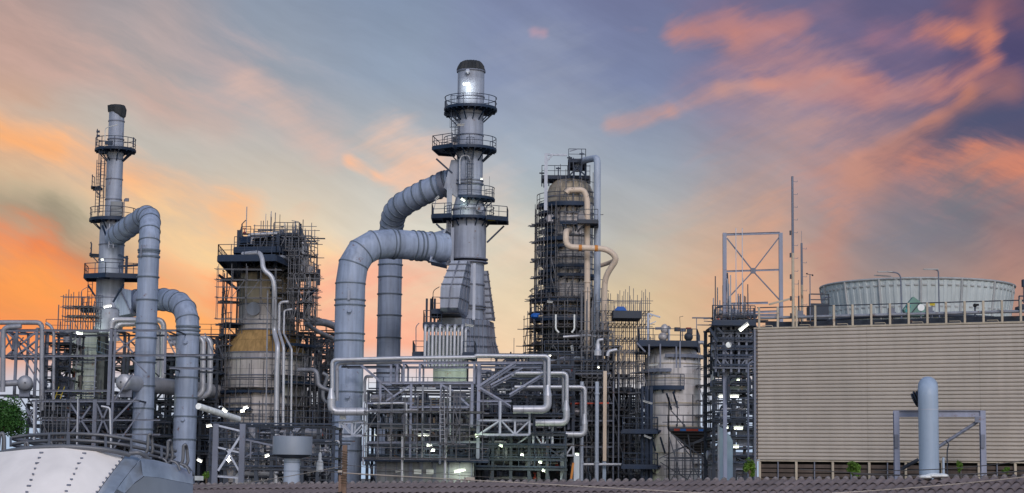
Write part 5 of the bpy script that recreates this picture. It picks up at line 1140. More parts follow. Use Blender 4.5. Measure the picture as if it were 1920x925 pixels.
p = W(1032, 410, 188-44*s-.05); T.add('manhole', M().tube([p+Vector((0, .5, 0)), p], 9*s, n=24), 'steel', 'round manhole on the upper left'); T.add('manhole', M().tube([p-Vector((0, .02, 0)), p-Vector((0, .1, 0))], 7*s, n=24), 'clad_grey')
T.done()
pipe_thing('overhead_pipe', 'tall blue grey overhead pipe looping off the column top and down its right', P3([(1083, 322, 186), (1083, 305, 186), (1100, 300, 185), (1120, 296, 182.5), (1120, 318, 182), (1119, 905, 182)]), 6.4*S(182), 'duct_paint_pale', n=22, bd=.9)
pipe_thing('process_pipe', 'cream pipe with a flat fat crook under the column dome', P3([(1062, 362, 180.5), (1066, 357, 180.5), (1095, 356, 180.5), (1101, 374, 180.5), (1101, 720, 180.5)]), 5.6*S(180), 'beige_pipe', n=20, bd=1.0, flanges=(3.45, 3.5))
pipe_thing('process_pipe', 'cream S shaped pipe with orange bands swinging out right of the column', P3([(1068, 434, 183), (1061, 434, 179), (1061, 463, 179), (1138, 467, 179), (1158, 484, 179), (1134, 520, 180), (1132, 640, 181)]), 5.6*S(180), 'beige_pipe', n=20, bd=.9)
T = Thing('pipe_clamp', 'orange rusty clamp band on the cream pipe, left', 'clamp', W(1088, 466, 179)); T.add('clamp', ring(W(1088, 465, 179), (1, 0, 0), 5.6*S(180), .3, .03), 'orange_rust'); T.done()
T = Thing('pipe_clamp', 'orange rusty clamp band on the cream pipe, right near the blue pipe', 'clamp', W(1118, 466, 179)); T.add('clamp', ring(W(1118, 466, 179), (1, 0, 0), 5.6*S(180), .3, .03), 'orange_rust'); T.done()
pipe_thing('process_pipe', 'short cream branch pipe behind the S shaped bend', P3([(1120, 500, 184), (1140, 494, 183), (1157, 486, 181)]), 4*S(180), 'beige_pipe', n=16, bd=.6)
T = Thing('bracket_platform', 'small bracket platform holding the cream pipe', 'platform', W(1095, 415, 179)); z = W(1095, 415, 179).z; poly_platform(T, [(W(1084, 415, 178.5).x, 178.5), (W(1121, 415, 178.5).x, 178.5), (W(1121, 415, 182).x, 182), (W(1084, 415, 182).x, 182)], z, th=.3, rail=(0,), mt='steel_dark'); T.add('side_plate', M().prism(P3([(1084, 400, 179), (1092, 395, 179), (1100, 415, 179), (1084, 430, 179)]), (0, 3, 0)), 'clad_grey'); T.done()
pipe_thing('process_pipe', 'small white hooked pipe low on the column, left', P3([(1042, 590, 181), (1042, 618, 181), (1048, 624, 181)]), 1.8*S(181), 'white_gloss', n=10); pipe_thing('process_pipe', 'small white hooked pipe low on the column, right', P3([(1077, 590, 181), (1077, 618, 181), (1072, 624, 181)]), 1.8*S(181), 'white_gloss', n=10)
pipe_thing('process_pipe', 'silver sagging pipe round the foot of the column', P3([(1056, 632, 179), (1070, 631, 179), (1105, 629, 179), (1150, 640, 180)]), 2.4*S(180), 'lagging', n=12)
ring_scaffold('tube scaffold hugging the left flank of the column', ax.c, 47*s, 66*s, ax.z(690), ax.z(400), 150, 245, 12, lift=1.8, seed=7, decks=.8, brz=.45, rr=.032, jag=1)
ring_scaffold('tube scaffold across the front of the column', ax.c, 47*s, 58*s, ax.z(690), ax.z(350), 245, 335, 6, lift=2.2, seed=8, decks=.4, brz=.2, rr=.03, jag=2)
ring_scaffold('dense dark tube scaffold with plank rings round the lower column', ax.c, 48*s, 74*s, ax.z(690), ax.z(560), 168, 350, 13, lift=1.35, seed=28, decks=.85, brz=.25, rr=.032, jag=1)
ring_scaffold('dense tube scaffold skirt around the foot of the column', ax.c, 50*s, 86*s, ax.z(715), ax.z(600), 190, 350, 11, lift=1.7, seed=18, decks=.9, brz=.25, rr=.035, jag=1.5)
zt = W(1150, 590, 178).z
box_scaffold('tall see-through tube scaffold cage right of the column', W(1118, 700, 180).x, W(1216, 700, 180).x, 179, 184, 0, W(1150, 575, 178).z, 13, 2, lift=1.2, seed=13, decks=.35, brz=.3, rr=.028, jag=2.2)
box_scaffold('tube scaffold with stepped decks between column and cage', W(1090, 700, 176).x, W(1180, 700, 176).x, 175, 178, W(1150, 890, 178).z, W(1150, 610, 178).z, 9, 2, lift=1.5, seed=14, decks=.8, brz=.4, rr=.035, jag=1.5, top=lambda x: W(1150, 600, 178).z-(x-W(1120, 700, 176).x)*1.4)
T = Thing('scaffold_deck', 'dark raised scaffold deck with a blue tarp on top, right of the column', 'deck', W(1170, 592, 178)); c = W(1174, 593, 178)
T.add('deck', M().box(c, 52*S(178), 4, .7), 'steel_dark'); T.add('tarp', M().prism(P3([(1150, 583, 176), (1158, 575, 176), (1170, 575, 176), (1176, 583, 176)]), (0, 1.5, 0)), 'tarp_blue', 'crumpled blue tarp')
T.add('frame', M().bar(c+Vector((-1.2, -2, .3)), c+Vector((-1.2, -2, 1.2)), .06).bar(c+Vector((1.2, -2, .3)), c+Vector((1.2, -2, 1.2)), .06).bar(c+Vector((-1.3, -2, 1.2)), c+Vector((1.3, -2, 1.2)), .06), 'scaf'); T.done()
T = Thing('tarp', 'blue tarp bundle on the lower left ring platform of the column', 'tarp', W(1002, 592, 182)); T.add('tarp', M().sphere(W(1002, 593, 182), .42, 7, 5, .7).box(W(1007, 589, 182), .5, .3, .15), 'tarp_blue'); T.done()
# structure under the column
T = Thing('pipe_rack', 'grey two storey frame with rusty red beam under the column', 'steel frame', W(1110, 890, 174))
fm(T, None, [(1068, 700, 1145, 700, 4), (1068, 726, 1145, 726, 3), (1068, 756, 1150, 756, 3), (1068, 789, 1150, 789, 3), (1068, 838, 1150, 838, 3), (1068, 872, 1165, 872, 4), (1160, 700, 1160, 905, 2), (1150, 715, 1150, 905, 2.5)], 174, 4, 'steel', 6, 'steel_dark')
a, b = vx(1134, 696, 1134, 865, 173.6); T.add('column', M().ibeam(a, b, .32), 'beige_pipe', 'beige column'); a, b = vx(1133, 866, 1133, 905, 173.6); T.add('column', M().ibeam(a, b, .32), 'vent_blue')
T.add('beam', M().bar(W(1069, 757, 173.7), W(1142, 756, 173.7), .14), 'red_paint', 'rusty red beam')
z = W(1110, 697, 174).z; T.add('railing', rail_mesh([(W(1068, 697, 174).x, 173.7, z), (W(1137, 697, 174).x, 173.7, z)]), 'navy_rail'); T.done()
for lab, px, y0, y1, r in (('pale upright pipe under the column, left one', 1091, 716, 905, 3.6), ('pale flanged upright pipe under the column, right one', 1119.5, 716, 905, 3.8)): pipe_thing('process_pipe', lab, P3([(px, y0, 172.8), (px-1, y1, 172.8)]), r*S(173), 'duct_paint_pale', n=16, flanges=(.12, .8))
pipe_thing('process_pipe', 'silver level pipe low right of the column foot', P3([(1094, 871, 173), (1165, 871, 173)]), 2.4*S(173), 'lagging')
T = Thing('relief_vent', 'pale stubby relief vent with bent hood on the frame under the column', 'vent', W(1121, 666, 173)); v = Ax(1121, 650, 173); T.add('body', M().lathe(v.c, [(7*v.s, v.z(667)), (7*v.s, v.z(658)), (4.6*v.s, v.z(655)), (4.2*v.s, v.z(645))], n=20), 'lagging'); T.add('hood', M().tube(bend(P3([(1121, 646, 173), (1121, 638, 173), (1131, 637, 173)]), .3), 3.0*S(173), n=16), 'lagging'); T.done()
pipe_thing('process_pipe', 'bent silver elbow right of the relief vent', P3([(1139, 668, 173), (1141, 659, 173), (1157, 656, 173)]), 3.4*S(173), 'lagging')
lamp(1031, 667, 176, 'round lamp glowing at the foot of the column', L=.25, power=25, col=(1, .95, .8)); lamp(1122, 689, 171, 'small lamp under the relief vent', L=.2, power=20, col=(1, .95, .8))
lamp(1031, 567, 180, 'unlit lamp on the dark ring platform of the column', L=.6, ang=-6, lit=False); lamp(1072, 656, 178, 'unlit lamp standing on end at the foot of the column', L=.9, ang=-80, lit=False)
m = module('process_structure', 'dark packed decks directly under the column', 1020, 1150, (665, 690, 718, 756, 789, 820, 855), 177, 185, 5, 61, pipes=(26, 24), eq=10, clut=90, brz=.35, mt='steel_dark', pipe_mts=('lagging_dull', 'steel_dark', 'steel', 'plank', 'duct_paint_pale')); m.done()
m = module('process_structure', 'dark decks with round pipes between column and right vessel', 1140, 1225, (735, 760, 785, 805, 830, 855, 875), 178, 184, 4, 62, pipes=(14, 18), eq=8, clut=60, brz=.25, mt='steel_dark', pipe_mts=('lagging_dull', 'steel_dark', 'lagging')); m.done()
T = Thing('warning_marker', 'small orange marker on the frame under the column', 'marker', W(1073, 693, 173)); T.add('plate', M().bar(W(1072, 689, 173), W(1075, 697, 173), .25, .05), 'red_paint'); T.done()
T = Thing('plank', 'orange plank leaning low beside the pale columns', 'plank', W(1074, 890, 165)); T.add('plank', M().bar(W(1075, 868, 163), W(1070, 905, 163), .18, .06), 'orange_rust'); T.done()
for lab, px in (('pale square column low left of the leaning plank', 1056), ('pale square column low right of the leaning plank', 1081)):
    T = Thing('column', lab, 'column', W(px, 890, 167)); T.add('column', M().ibeam(*vx(px, 850, px, 905, 167), .5), 'steel_pale'); T.done()

# ------------------------------------------------------------------ right hand vessel
ax = Ax(1262, 780, 168); s = ax.s
T = Thing('storage_vessel', 'pale clad round topped vessel below the dark flat deck, left of the cooling tower', 'vessel', (ax.x, ax.y, 0))
shell(T, ax, [(51, 905), (51, 711)], 'clad_light', n=60); shell(T, ax, [(51.4, 710.6), (51.4, 682), (49, 668), (42, 657), (28, 650), (.1, 648)], 'clad_light', 'domed_head', 60)
for py in (684, 711, 757, 800, 850): T.add('band', M().lathe(ax.c, [(51.8*s+.03, ax.z(py)-.04), (51.8*s+.03, ax.z(py)+.04)], n=48), 'clad_beige')
poly_platform(T, [(W(1197, 642, 165).x, 165), (W(1307, 642, 165).x, 165), (W(1312, 642, 173).x, 173), (W(1200, 642, 173).x, 173)], W(1260, 641, 165).z, th=.45, rail=(0, 1, 3), h=1.15)
for q in ((1194, 643, 1210, 660), (1217, 646, 1217, 668), (1238, 645, 1238, 690), (1268, 650, 1268, 690), (1275, 640, 1275, 690)): T.add('deck_post', M().bar(W(q[0], q[1], 164.8), W(q[2], q[3], 164.8), .13), 'steel')
for a0, a1, r1, py, nm in ((168, 285, 60, 728, 'platform'), (170, 240, 66, 808, 'platform'), (170, 240, 66, 874, 'platform'), (176, 262, 58, 695, 'thin_platform'), (250, 345, 58, 668, 'thin_platform')):
    ring_platform(T, ax.c, ax.z(py), 52*s, r1*s, a0, a1, brk=12, th=.26, name=nm, mt='navy' if nm == 'platform' else 'steel', rail=nm == 'platform')
for px, py in ((1212, 735), (1250, 738), (1262, 735), (1220, 815), (1216, 880), (1238, 820)): T.add('platform_strut', M().bar(W(px, py, 164.6), W(px+9, py+30, 165.5), .12), 'navy')
T.add('hoist_arm', M().tube([W(1215, 648, 166), W(1215, 588, 166)], .09, n=8), 'steel_pale'); T.add('hoist_arm', M().bar(W(1215, 588, 166), W(1238, 595, 166), .13).bar(W(1217, 600, 166), W(1222, 592, 166), .08).bar(W(1218, 608, 166), W(1230, 603, 166), .08), 'steel_pale')
T.add('lifting_pole', M().bar(*vx(1306, 596, 1306, 640, 166), .07), 'steel'); T.add('lifting_pole', M().bar(*vx(1255, 616, 1255, 640, 166), .12), 'steel_pale'); T.done()
ring_scaffold('tube scaffold clasping the left shoulder of the right vessel', ax.c, 53*s, 70*s, ax.z(890), ax.z(655), 160, 225, 5, lift=1.8, seed=26, decks=.6, brz=.35)
T = Thing('control_valve', 'pale valve assembly standing on the flat deck of the right vessel, left one', 'valve', W(1243, 638, 167)); p = W(1243, 632, 167)
T.add('body', M().sphere(p, .42).sphere(p+Vector((.15, 0, .7)), .36, sq=1.3), 'clad_light'); T.add('actuator', M().bar(p+Vector((-.7, 0, .75)), p+Vector((.7, 0, .8)), .22).tube([p+Vector((.5, 0, -.4)), p+Vector((.5, 0, 1.0))], .1), 'steel'); T.done()
T = Thing('floodlight', 'dark floodlight cluster on a pole in the middle of the flat deck', 'floodlight', W(1276, 638, 167)); p = W(1276, 620, 167); T.add('pole', M().bar(p-Vector((0, 0, 1)), p+Vector((0, 0, .2)), .1).bar(p, p+Vector((-.08, 0, 1.25)), .03).bar(p+Vector((-.1, 0, 1.2)), p+Vector((.25, 0, 1.3)), .04), 'steel_dark'); T.add('lamp_head', M().box(p+Vector((-.3, 0, .1)), .45, .3, .35, .3), 'steel_dark'); T.add('lamp_head', M().box(p+Vector((.25, 0, .05)), .4, .3, .3, -.4), 'steel'); T.done()
T = Thing('control_valve', 'dark valve assembly with red top on the flat deck, right one', 'valve', W(1291, 638, 167)); p = W(1291, 632, 167); T.add('body', M().sphere(p, .4).box(p+Vector((.1, 0, .5)), .5, .3, .5), 'steel_dark'); T.add('handwheel', M().tube([p+Vector((0, -.05, .75)), p+Vector((0, -.05, .83))], .25, n=14), 'red_paint'); T.done()
pipe_thing('process_pipe', 'grey hooked pipe at the right end of the flat deck', P3([(1308, 643, 168), (1321, 642, 168), (1324, 668, 168)]), 3.5*S(168), 'lagging_dull', n=12)
T = Thing('ladder_tower', 'dark ladder tower left of the right vessel', 'ladder tower', W(1213, 890, 163.5))
for px in (1204, 1212, 1221): T.add('column', M().bar(*vx(px, 725, px, 905, 163.6), .24), 'navy')
T.add('ladder', ladder_mesh(*[Vector((W(1209, 800, 163).x, 163.2, z)) for z in (6, W(1209, 725, 163).z)]), 'navy_rail'); T.add('side_panel', M().box(Vector((W(1218, 800, 164).x, 164, (W(1218, 730, 164).z+5)/2)), .55, .3, W(1218, 730, 164).z-5), 'navy')
for py in (808, 874):
    z = W(1210, py, 163).z; poly_platform(T, [(W(1166, py, 162.5).x, 162.5), (W(1232, py, 162.5).x, 162.5), (W(1232, py, 165).x, 165), (W(1168, py, 165).x, 165)], z, th=.3, rail=(0, 1, 3))
T.done()
T = Thing('scaffold', 'hanging scaffold platform with blue and red toe board at the right vessel', 'scaffold', W(1290, 810, 160))
z0 = W(1290, 806, 158).z; xa, xb = W(1252, 800, 158).x, W(1332, 800, 158).x
m = M().prism([Vector((xa, 158, z0)), Vector((xb, 158, z0)), W(1331, 850, 162.5), W(1298, 850, 162.5)], (0, 0, .1)); T.add('plank_deck', m, 'plank')
cs = ['steel_dark', 'red_paint', 'blue_paint', 'red_paint', 'red_paint', 'blue_paint', 'blue_paint']
for i in range(7): T.add('toe_board', M().box((xa+(xb-xa)*(i+.5)/7, 157.93, z0-.02), (xb-xa)/7-.02, .06, .18), cs[i])
T.add('toe_board', M().box((xb, 157.9, z0+.2), .12, .07, .6), 'blue_paint')
for i in range(9): t = i/8; T.add('joist', M().bar(Vector((xa+.1, 158, z0-.1)).lerp(W(1298, 852, 162.5), t), Vector((xb, 158, z0-.1)).lerp(W(1331, 852, 162.5), t), .1), 'plank')
for px, y0, y1 in ((1254, 745, 905), (1268, 795, 905), (1283, 795, 905), (1332, 750, 905), (1340, 760, 905), (1254, 745, 905), (1299, 740, 800), (1318, 735, 800), (1270, 752, 800)): T.add('pole', M().bar(*vx(px, y0, px, y1, 157.6+(px % 3)), .085), 'scaf')
for q in ((1236, 860, 1336, 814), (1252, 803, 1300, 862), (1258, 770, 1285, 800), (1262, 845, 1335, 820), (1238, 867, 1290, 900), (1258, 812, 1330, 868), (1255, 820, 1275, 890), (1290, 815, 1300, 880)): T.add('brace', M().bar(W(q[0], q[1], 158.4), W(q[2], q[3], 158.4), .09), 'scaf')
for py, x0, x1 in ((760, 1226, 1336), (779, 1226, 1336), (792, 1242, 1332), (860, 1250, 1340), (864, 1245, 1338), (880, 1255, 1330), (890, 1252, 1330)): T.add('ledger', M().bar(W(x0, py, 158), W(x1, py, 158), .08), 'scaf')
T.add('railing', rail_mesh([(xa, 158, z0+.1), (xb, 158, z0+.1)], r=.035), 'scaf'); T.done()
box_scaffold('brown tube scaffold below the hanging platform of the right vessel', W(1256, 850, 160).x, W(1345, 850, 160).x, 160, 163, 4, W(1250, 848, 160).z, 6, 1, lift=1.3, seed=15, decks=.2, brz=.3)
box_scaffold('tube scaffold rising beside the right flank of the vessel', W(1308, 850, 166).x, W(1345, 850, 166).x, 165, 168, 4, W(1250, 655, 160).z, 4, 1, lift=1.4, seed=16, decks=.4, brz=.35, jag=1)
T = Thing('wind_screen', 'flat blue grey panel with a cut corner standing before the lamp lit tower', 'screen', W(1360, 890, 140)); T.add('panel', M().prism([Vector((W(px, 850, 140).x, 140, z)) for px, z in ((1349, 0), (1374, 0), (1374, W(1374, 826, 140).z), (1366, W(1366, 814, 140).z), (1352, W(1352, 801, 140).z), (1349, W(1349, 802, 140).z))], (0, .15, 0)), 'screen_blue'); T.add('post', M().bar((W(1347, 850, 140).x, 139.9, 0), (W(1347, 850, 140).x, 139.9, W(1347, 795, 140).z), .14), 'steel'); T.done()

# ------------------------------------------------------------------ structure left of the cooling tower
T = Thing('lifting_frame', 'tall open lilac grey portal with crossed bracing above the lamp lit tower', 'steel frame', W(1412, 600, 130)); Yq = 130
for px in (1359, 1465): a, b = vx(px, 437, px, 905, Yq); b.z = 0; T.add('column', M().ibeam(a, b, 7*S(Yq)), 'frame_lilac')
fm(T, 'beam', [(1362, 440, 1462, 437, 4.2), (1362, 509, 1462, 506, 3.2), (1362, 570, 1440, 568, 4), (1362, 587, 1462, 584, 4)], Yq, 4, 'frame_lilac')
for q in ((1363, 447, 1410, 506), (1461, 445, 1414, 506), (1363, 562, 1410, 511), (1461, 562, 1414, 511)): T.add('brace', M().bar(W(q[0], q[1], Yq), W(q[2], q[3], Yq), .085), 'steel')
T.add('gusset', M().box(W(1412, 508, Yq-.1), .36, .05, .4), 'steel')
for px in (1380, 1392): T.add('hoist_cable', M().bar(*vx(px, 428, px, 640, Yq-.3), .05), 'steel_pale')
T.add('stay', M().bar(W(1363, 512, Yq), W(1367, 590, Yq), .14), 'navy'); T.done()
T = Thing('fluorescent_lamp', 'long pale unlit lamp trunking slanting above the cooling tower corner', 'lamp', W(1465, 567, 100)); T.add('trunking', M().bar(W(1442, 571, 100), W(1484, 560, 100), .14, .10), 'siding_trim'); T.done()
m = module('process_structure', 'lamp lit steel tower between the vessel and the cooling tower', 1338, 1414, (612, 640, 660, 680, 700, 718, 735, 752, 770, 788, 805, 822, 840, 856, 872), 146, 152, 2, 71, pipes=(4, 20), eq=8, clut=60, brz=.15, mt='steel_dark', bw=.14, deck=.3,  pipe_mts=('lagging_dull', 'steel_dark', 'lagging', 'steel')); m.done()
T = Thing('service_platform', 'topmost dark deck with handrails at the foot of the open portal', 'platform', W(1380, 610, 131)); z = W(1380, 610, 131).z
poly_platform(T, [(W(1336, 610, 128).x, 128), (W(1416, 610, 128).x, 128), (W(1416, 610, 133).x, 133), (W(1336, 610, 133).x, 133)], z, th=.3, rail=(0, 3), h=1.1)
T.add('strut', M().bar(W(1330, 615, 128), W(1345, 640, 128), .14), 'navy'); T.add('strut', M().bar(W(1345, 615, 128), W(1358, 628, 128), .14), 'steel_dark'); T.add('davit', M().tube(bend(P3([(1340, 605, 128), (1340, 577, 128), (1355, 575, 128)]), .3), .05), 'steel_dark')
for k in range(9): T.add('valve', M().lathe((W(1366+k*6, 600, 130).x, 130), [(.1, W(1380, 608, 130).z), (.16, W(1380, 604, 130).z), (.16, W(1380, 600, 130).z), (.06, W(1380, 597, 130).z), (.12, W(1380, 595, 130).z)], n=8), 'steel_dark')
z2 = W(1380, 592, 130).z; T.add('beam', M().bar((W(1362, 592, 130).x, 130, z2), (W(1465, 592, 130).x, 130, z2+.1), .16), 'steel'); T.done()
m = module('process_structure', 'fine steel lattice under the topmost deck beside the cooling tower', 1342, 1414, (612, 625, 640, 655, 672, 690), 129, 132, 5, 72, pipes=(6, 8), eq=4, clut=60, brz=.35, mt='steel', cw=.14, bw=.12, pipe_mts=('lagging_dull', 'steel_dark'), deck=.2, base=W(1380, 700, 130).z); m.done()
pipe_thing('process_pipe', 'grey arch pipe rising beside the edge of the cooling tower', P3([(1403, 905, 120), (1403, 684, 120), (1408, 679, 120), (1414, 680, 120)]), 1.8*S(120), 'steel', n=10)
T = Thing('walkway_beam', 'dark sloped beam crossing the lamp lit tower', 'beam', W(1370, 722, 140))
fm(T, 'beam', [(1330, 738, 1402, 700, 4), (1330, 728, 1404, 728, 6), (1330, 698, 1404, 698, 5)], 140, 4, 'steel_dark'); T.done()
lamp(1395, 614, 124, 'brightest long tilted lamp beside the top corner of the cooling tower', L=.85, ang=40, power=30, size=1.2, col=(1, 1, .85)); lamp(1355.5, 743.5, 137, 'left half of the wide bright lamp pair in the lit tower', L=.72, ang=0, power=25, size=1.2, col=(1, 1, .8)); lamp(1377, 743.5, 137, 'right half of the wide bright lamp pair in the lit tower', L=.72, ang=0, power=25, size=1.2, col=(1, 1, .8))
lamp(1384.5, 803, 138, 'flat bright lamp right of the blue panel, upper', L=.75, ang=0, power=30, size=1.2, col=(.95, 1, .7)); lamp(1380, 838, 138, 'flat bright lamp right of the blue panel, lower', L=.45, ang=0, power=25, size=1.2, col=(.95, 1, .7)); lamp(1384, 712, 139, 'small lamp under the dark deck of the lit tower', L=.2, power=20, col=(.8, 1, .5))
lamp(1341, 692, 137, 'unlit pale lamp strip standing left of the lit tower', L=1.9, ang=76, lit=False, size=.9); lamp(1371, 678, 137, 'short unlit lamp strip standing in the lit tower', L=.75, ang=82, lit=False, size=.9); lamp(1363, 802, 138, 'small lamp just above the cut corner of the blue panel', L=.2, power=15, col=(.9, 1, .7))
lamp(1225, 685, 163, 'unlit pale lamp in front of the right vessel shoulder', L=.95, ang=7, lit=False, size=.8); lamp(1214, 755, 161.5, 'unlit pale lamp beside the ladder tower, upper', L=.95, ang=-16, lit=False, size=.8); lamp(1214, 820, 161.5, 'unlit pale lamp beside the ladder tower, lower', L=.75, ang=-22, lit=False, size=.8)
p = W(1366, 647, 126); T = Thing('spotlight', 'round white spotlight facing out below the topmost deck', 'lamp', p); T.add('housing', M().tube([p, p+Vector((.1, .4, .05))], [.2, .12], n=16), 'lamp_body'); T.add('lens', M().tube([p-Vector((0, .03, 0)), p], .19, n=16), 'white_gloss'); T.done()
# far background
T = Thing('lightning_rod', 'far thin rod standing alone right of the furnace', 'rod', W(963, 680, 200)); T.add('rod', M().bar(*vx(963.5, 634, 963.5, 690, 200), .06), 'steel'); T.done()
m = module('process_structure', 'far lattice of steel behind the furnace foot', 930, 1030, (672, 690, 720, 760, 800), 196, 204, 5, 81, pipes=(14, 12), eq=5, clut=40, brz=.4, mt='steel_dark'); m.done()
box_scaffold('far thin tube scaffold left of the column foot', W(985, 700, 190).x, W(1025, 700, 190).x, 190, 193, 4, W(1000, 655, 190).z, 5, 1, lift=1.3, seed=19, decks=.4, brz=.3)

def backdrop(label, px0, px1, py, Y, dep=8, mt='furnace_dark'):  # added dark blocks that put shade behind the pipework instead of open sky
    x0, x1 = W(px0, py, Y).x, W(px1, py, Y).x; zt = W((px0+px1)/2, py, Y).z; T = Thing('backdrop_block', label, 'backdrop', ((x0+x1)/2, Y, 0))
    T.add('wall', M().box(((x0+x1)/2, Y+dep/2, zt/2), x1-x0, dep, zt), mt)
    k = int((x1-x0)/1.6)
    for i in range(k+1): x = x0+(x1-x0)*i/k; T.add('wall_column', M().bar((x, Y-.1, 0), (x, Y-.1, zt), .2), 'steel_dark')
    for i in range(5): T.add('wall_rail', M().bar((x0, Y-.22, zt-.1-i*1.5), (x1, Y-.22, zt-.1-i*1.5), .14), 'steel')
    T.add('roof_railing', rail_mesh([(x0, Y, zt), (x1, Y, zt)]), 'navy_rail'); T.done()
backdrop('added dark backing block behind the pipework under the left stack', 96, 258, 765, 201); backdrop('added dark backing block behind the two left ducts', 262, 398, 790, 203); backdrop('added dark backing block behind the foot of the reactor', 398, 470, 812, 205); backdrop('added dark backing block between the reactor and the near fat duct', 562, 618, 760, 206)
backdrop('added dark backing block behind the silver transfer pipes', 905, 1060, 742, 206); backdrop('added dark backing block behind the pale upright pipes', 1060, 1150, 720, 208); backdrop('added dark low backing block between the column and the right vessel', 1150, 1212, 815, 206); backdrop('added dark low backing block behind the lamp lit tower', 1330, 1415, 850, 190)
# ------------------------------------------------------------------ foreground: tiled roof house
Rr = W(2080, 898, 26.6); Rl = W(300, 914, 34.5); Rr.z += .0
du = (Rl-Rr); Lr = du.length; du.normalize()
up = Vector((du.y, -du.x, 0)); up = up if up.y > 0 else -up; up.normalize()
dn = (-up*math.cos(R(12.5))-Vector((0, 0, math.sin(R(12.5))))).normalized(); nrm = dn.cross(du); nrm = nrm if nrm.z > 0 else -nrm; nrm.normalize()
T = Thing('tiled_roof_house', 'low house with brown corrugated tile roof across the foreground', 'house', (Rr+Rl)/2)
pitch = .14; nc = int(Lr/pitch); row = .42; g = random.Random(2)
for rr_ in range(16):
    m = M(); cols = []; a0 = rr_*row; a1 = a0+row+.05
    v0 = []; v1 = []; v2 = []
    prof = [(0, -.006), (.10, .014), (.22, .040), (.36, .053), (.5, .056), (.64, .053), (.78, .040), (.90, .014)]
    for c_ in range(nc):
        jit = g.uniform(-.008, .008); hj = g.uniform(-.001, .002)
        for t, h in prof:
            q = Rr+du*((c_+t)*pitch)+nrm*(h)
            v0.append(q+dn*a0+nrm*(.0)); v1.append(q+dn*(a1+jit)+nrm*(.020+hj)); v2.append(q+dn*(a1+jit-.07)+nrm*(-.004+hj))
    m.quad_strip([v0, v1], closed=False, smooth=True); m.quad_strip([v1, v2], closed=False); T.add('tile_course', m, 'tile')
m = M()
for c_ in range(nc):
    q = Rr+du*((c_+.5)*pitch); m.tube([q+dn*.07+nrm*.036, q+nrm*.042, q-dn*.03+nrm*.036], [.036, .04, .032], n=8)
T.add('ridge_tiles', m, 'tile_ridge')
m = M(); bk = (up*math.cos(R(12.5))-Vector((0, 0, math.sin(R(12.5))))).normalized(); m.poly([Rr-nrm*.02, Rl-nrm*.02, Rl-nrm*.02+bk*5, Rr-nrm*.02+bk*5]); T.add('rear_slope', m, 'tile')
T.add('wall', M().prism([Rr+dn*7+Vector((0, 0, -.4)), Rl+dn*7+Vector((0, 0, -.4)), Vector(((Rl+dn*7).x, (Rl+dn*7).y, 0)), Vector(((Rr+dn*7).x, (Rr+dn*7).y, 0))], up*10), 'plaster')
p = W(1752, 892, 27.6); T.add('ridge_patch', M().sphere(p, .13, 9, 5, .3).sphere(p+Vector((.11, 0, .0)), .1, 7, 5, .35).sphere(p+Vector((-.12, 0, -.02)), .11, 7, 5, .3), 'white_gloss', 'white sealant patch on the ridge'); p = W(880, 898, 31.5); T.add('ridge_patch', M().box(p, .16, .08, .05, .4), 'rope', 'pale broken tile on the ridge')
T.done()
# foreground white riveted tank
Yk = 24
rim = [(-140, 880, 25.5), (-60, 858, 24.6), (0, 848, 24.2), (60, 842, 24), (120, 840, 24), (180, 844, 24.1), (235, 854, 24.4)]
bot = [(-220, 1120, 23.4), (-140, 1110, 22.8), (-70, 1100, 22.4), (-10, 1100, 22.2), (40, 1100, 22.2), (80, 1090, 22.2), (100, 1080, 22.3)]
T = Thing('riveted_tank', 'white riveted dome roofed tank in the bottom left corner', 'tank', W(120, 925, 24))
def strip(T, top, bt, name, mt, th=(0, .4, 0), nn=6):
    a = P3(top); b = P3(bt); m = M(); rows = []
    for i in range(nn+1):
        t = i/nn; rows.append([p.lerp(q, t)+Vector((0, -.10*math.sin(math.pi*t), .10*math.sin(math.pi*t))) for p, q in zip(a, b)])
    m.quad_strip(rows, closed=False, smooth=True); 
    return T.add(name, m, mt)
pt = strip(T, rim, bot, 'white_panel', 'white_paint')
def surf(i, j, t):      # a point on the white panel
    a, b = W(*rim[i]).lerp(W(*rim[i+1]), j), W(*bot[i]).lerp(W(*bot[i+1]), j); return a.lerp(b, t)+Vector((0, -.10*math.sin(math.pi*t)-.01, .10*math.sin(math.pi*t)))
for i, j in ((3, .35), (4, .7)):
    for k in range(9): q = surf(i, j, .04+k*.05); pt.sub('rivet', M().box(q, .035 if k % 2 else .05, .02, .022, k*.5), 'steel')
for k in range(14): q = surf(5, .97, .03+k*.045); pt.sub('rivet', M().box(q, .022, .02, .03), 'steel')
rim2 = [(236, 854, 24.4), (250, 855, 24.45), (264, 860, 24.5)]; bot2 = [(102, 1080, 22.2), (120, 1060, 22.1), (150, 1050, 22.2)]
strip(T, rim2, bot2, 'zinc_strip', 'zinc')
rim3 = [(265, 860, 24.5), (300, 868, 24.8), (335, 878, 25.2), (362, 890, 25.6)]; mid3 = [(268, 893, 24.0), (300, 896, 24.3), (335, 903, 24.7), (362, 908, 25.2)]
strip(T, rim3, mid3, 'zinc_shoulder', 'zinc', nn=4)
strip(T, [(271, 893.5, 23.98), (300, 896.5, 24.28), (335, 903.5, 24.68), (362, 908.5, 25.18)], [(190, 1000, 23.6), (240, 1000, 23.9), (310, 1000, 24.3), (366, 1000, 24.8)], 'side_panel', 'dome_panel', nn=4)
strip(T, [(265, 860.2, 24.49), (268, 893.6, 23.97), (269, 893.8, 23.96)], [(150, 1050, 22.22), (186, 1010, 23.5), (190, 1000, 23.58)], 'zinc_strip', 'zinc', nn=5)
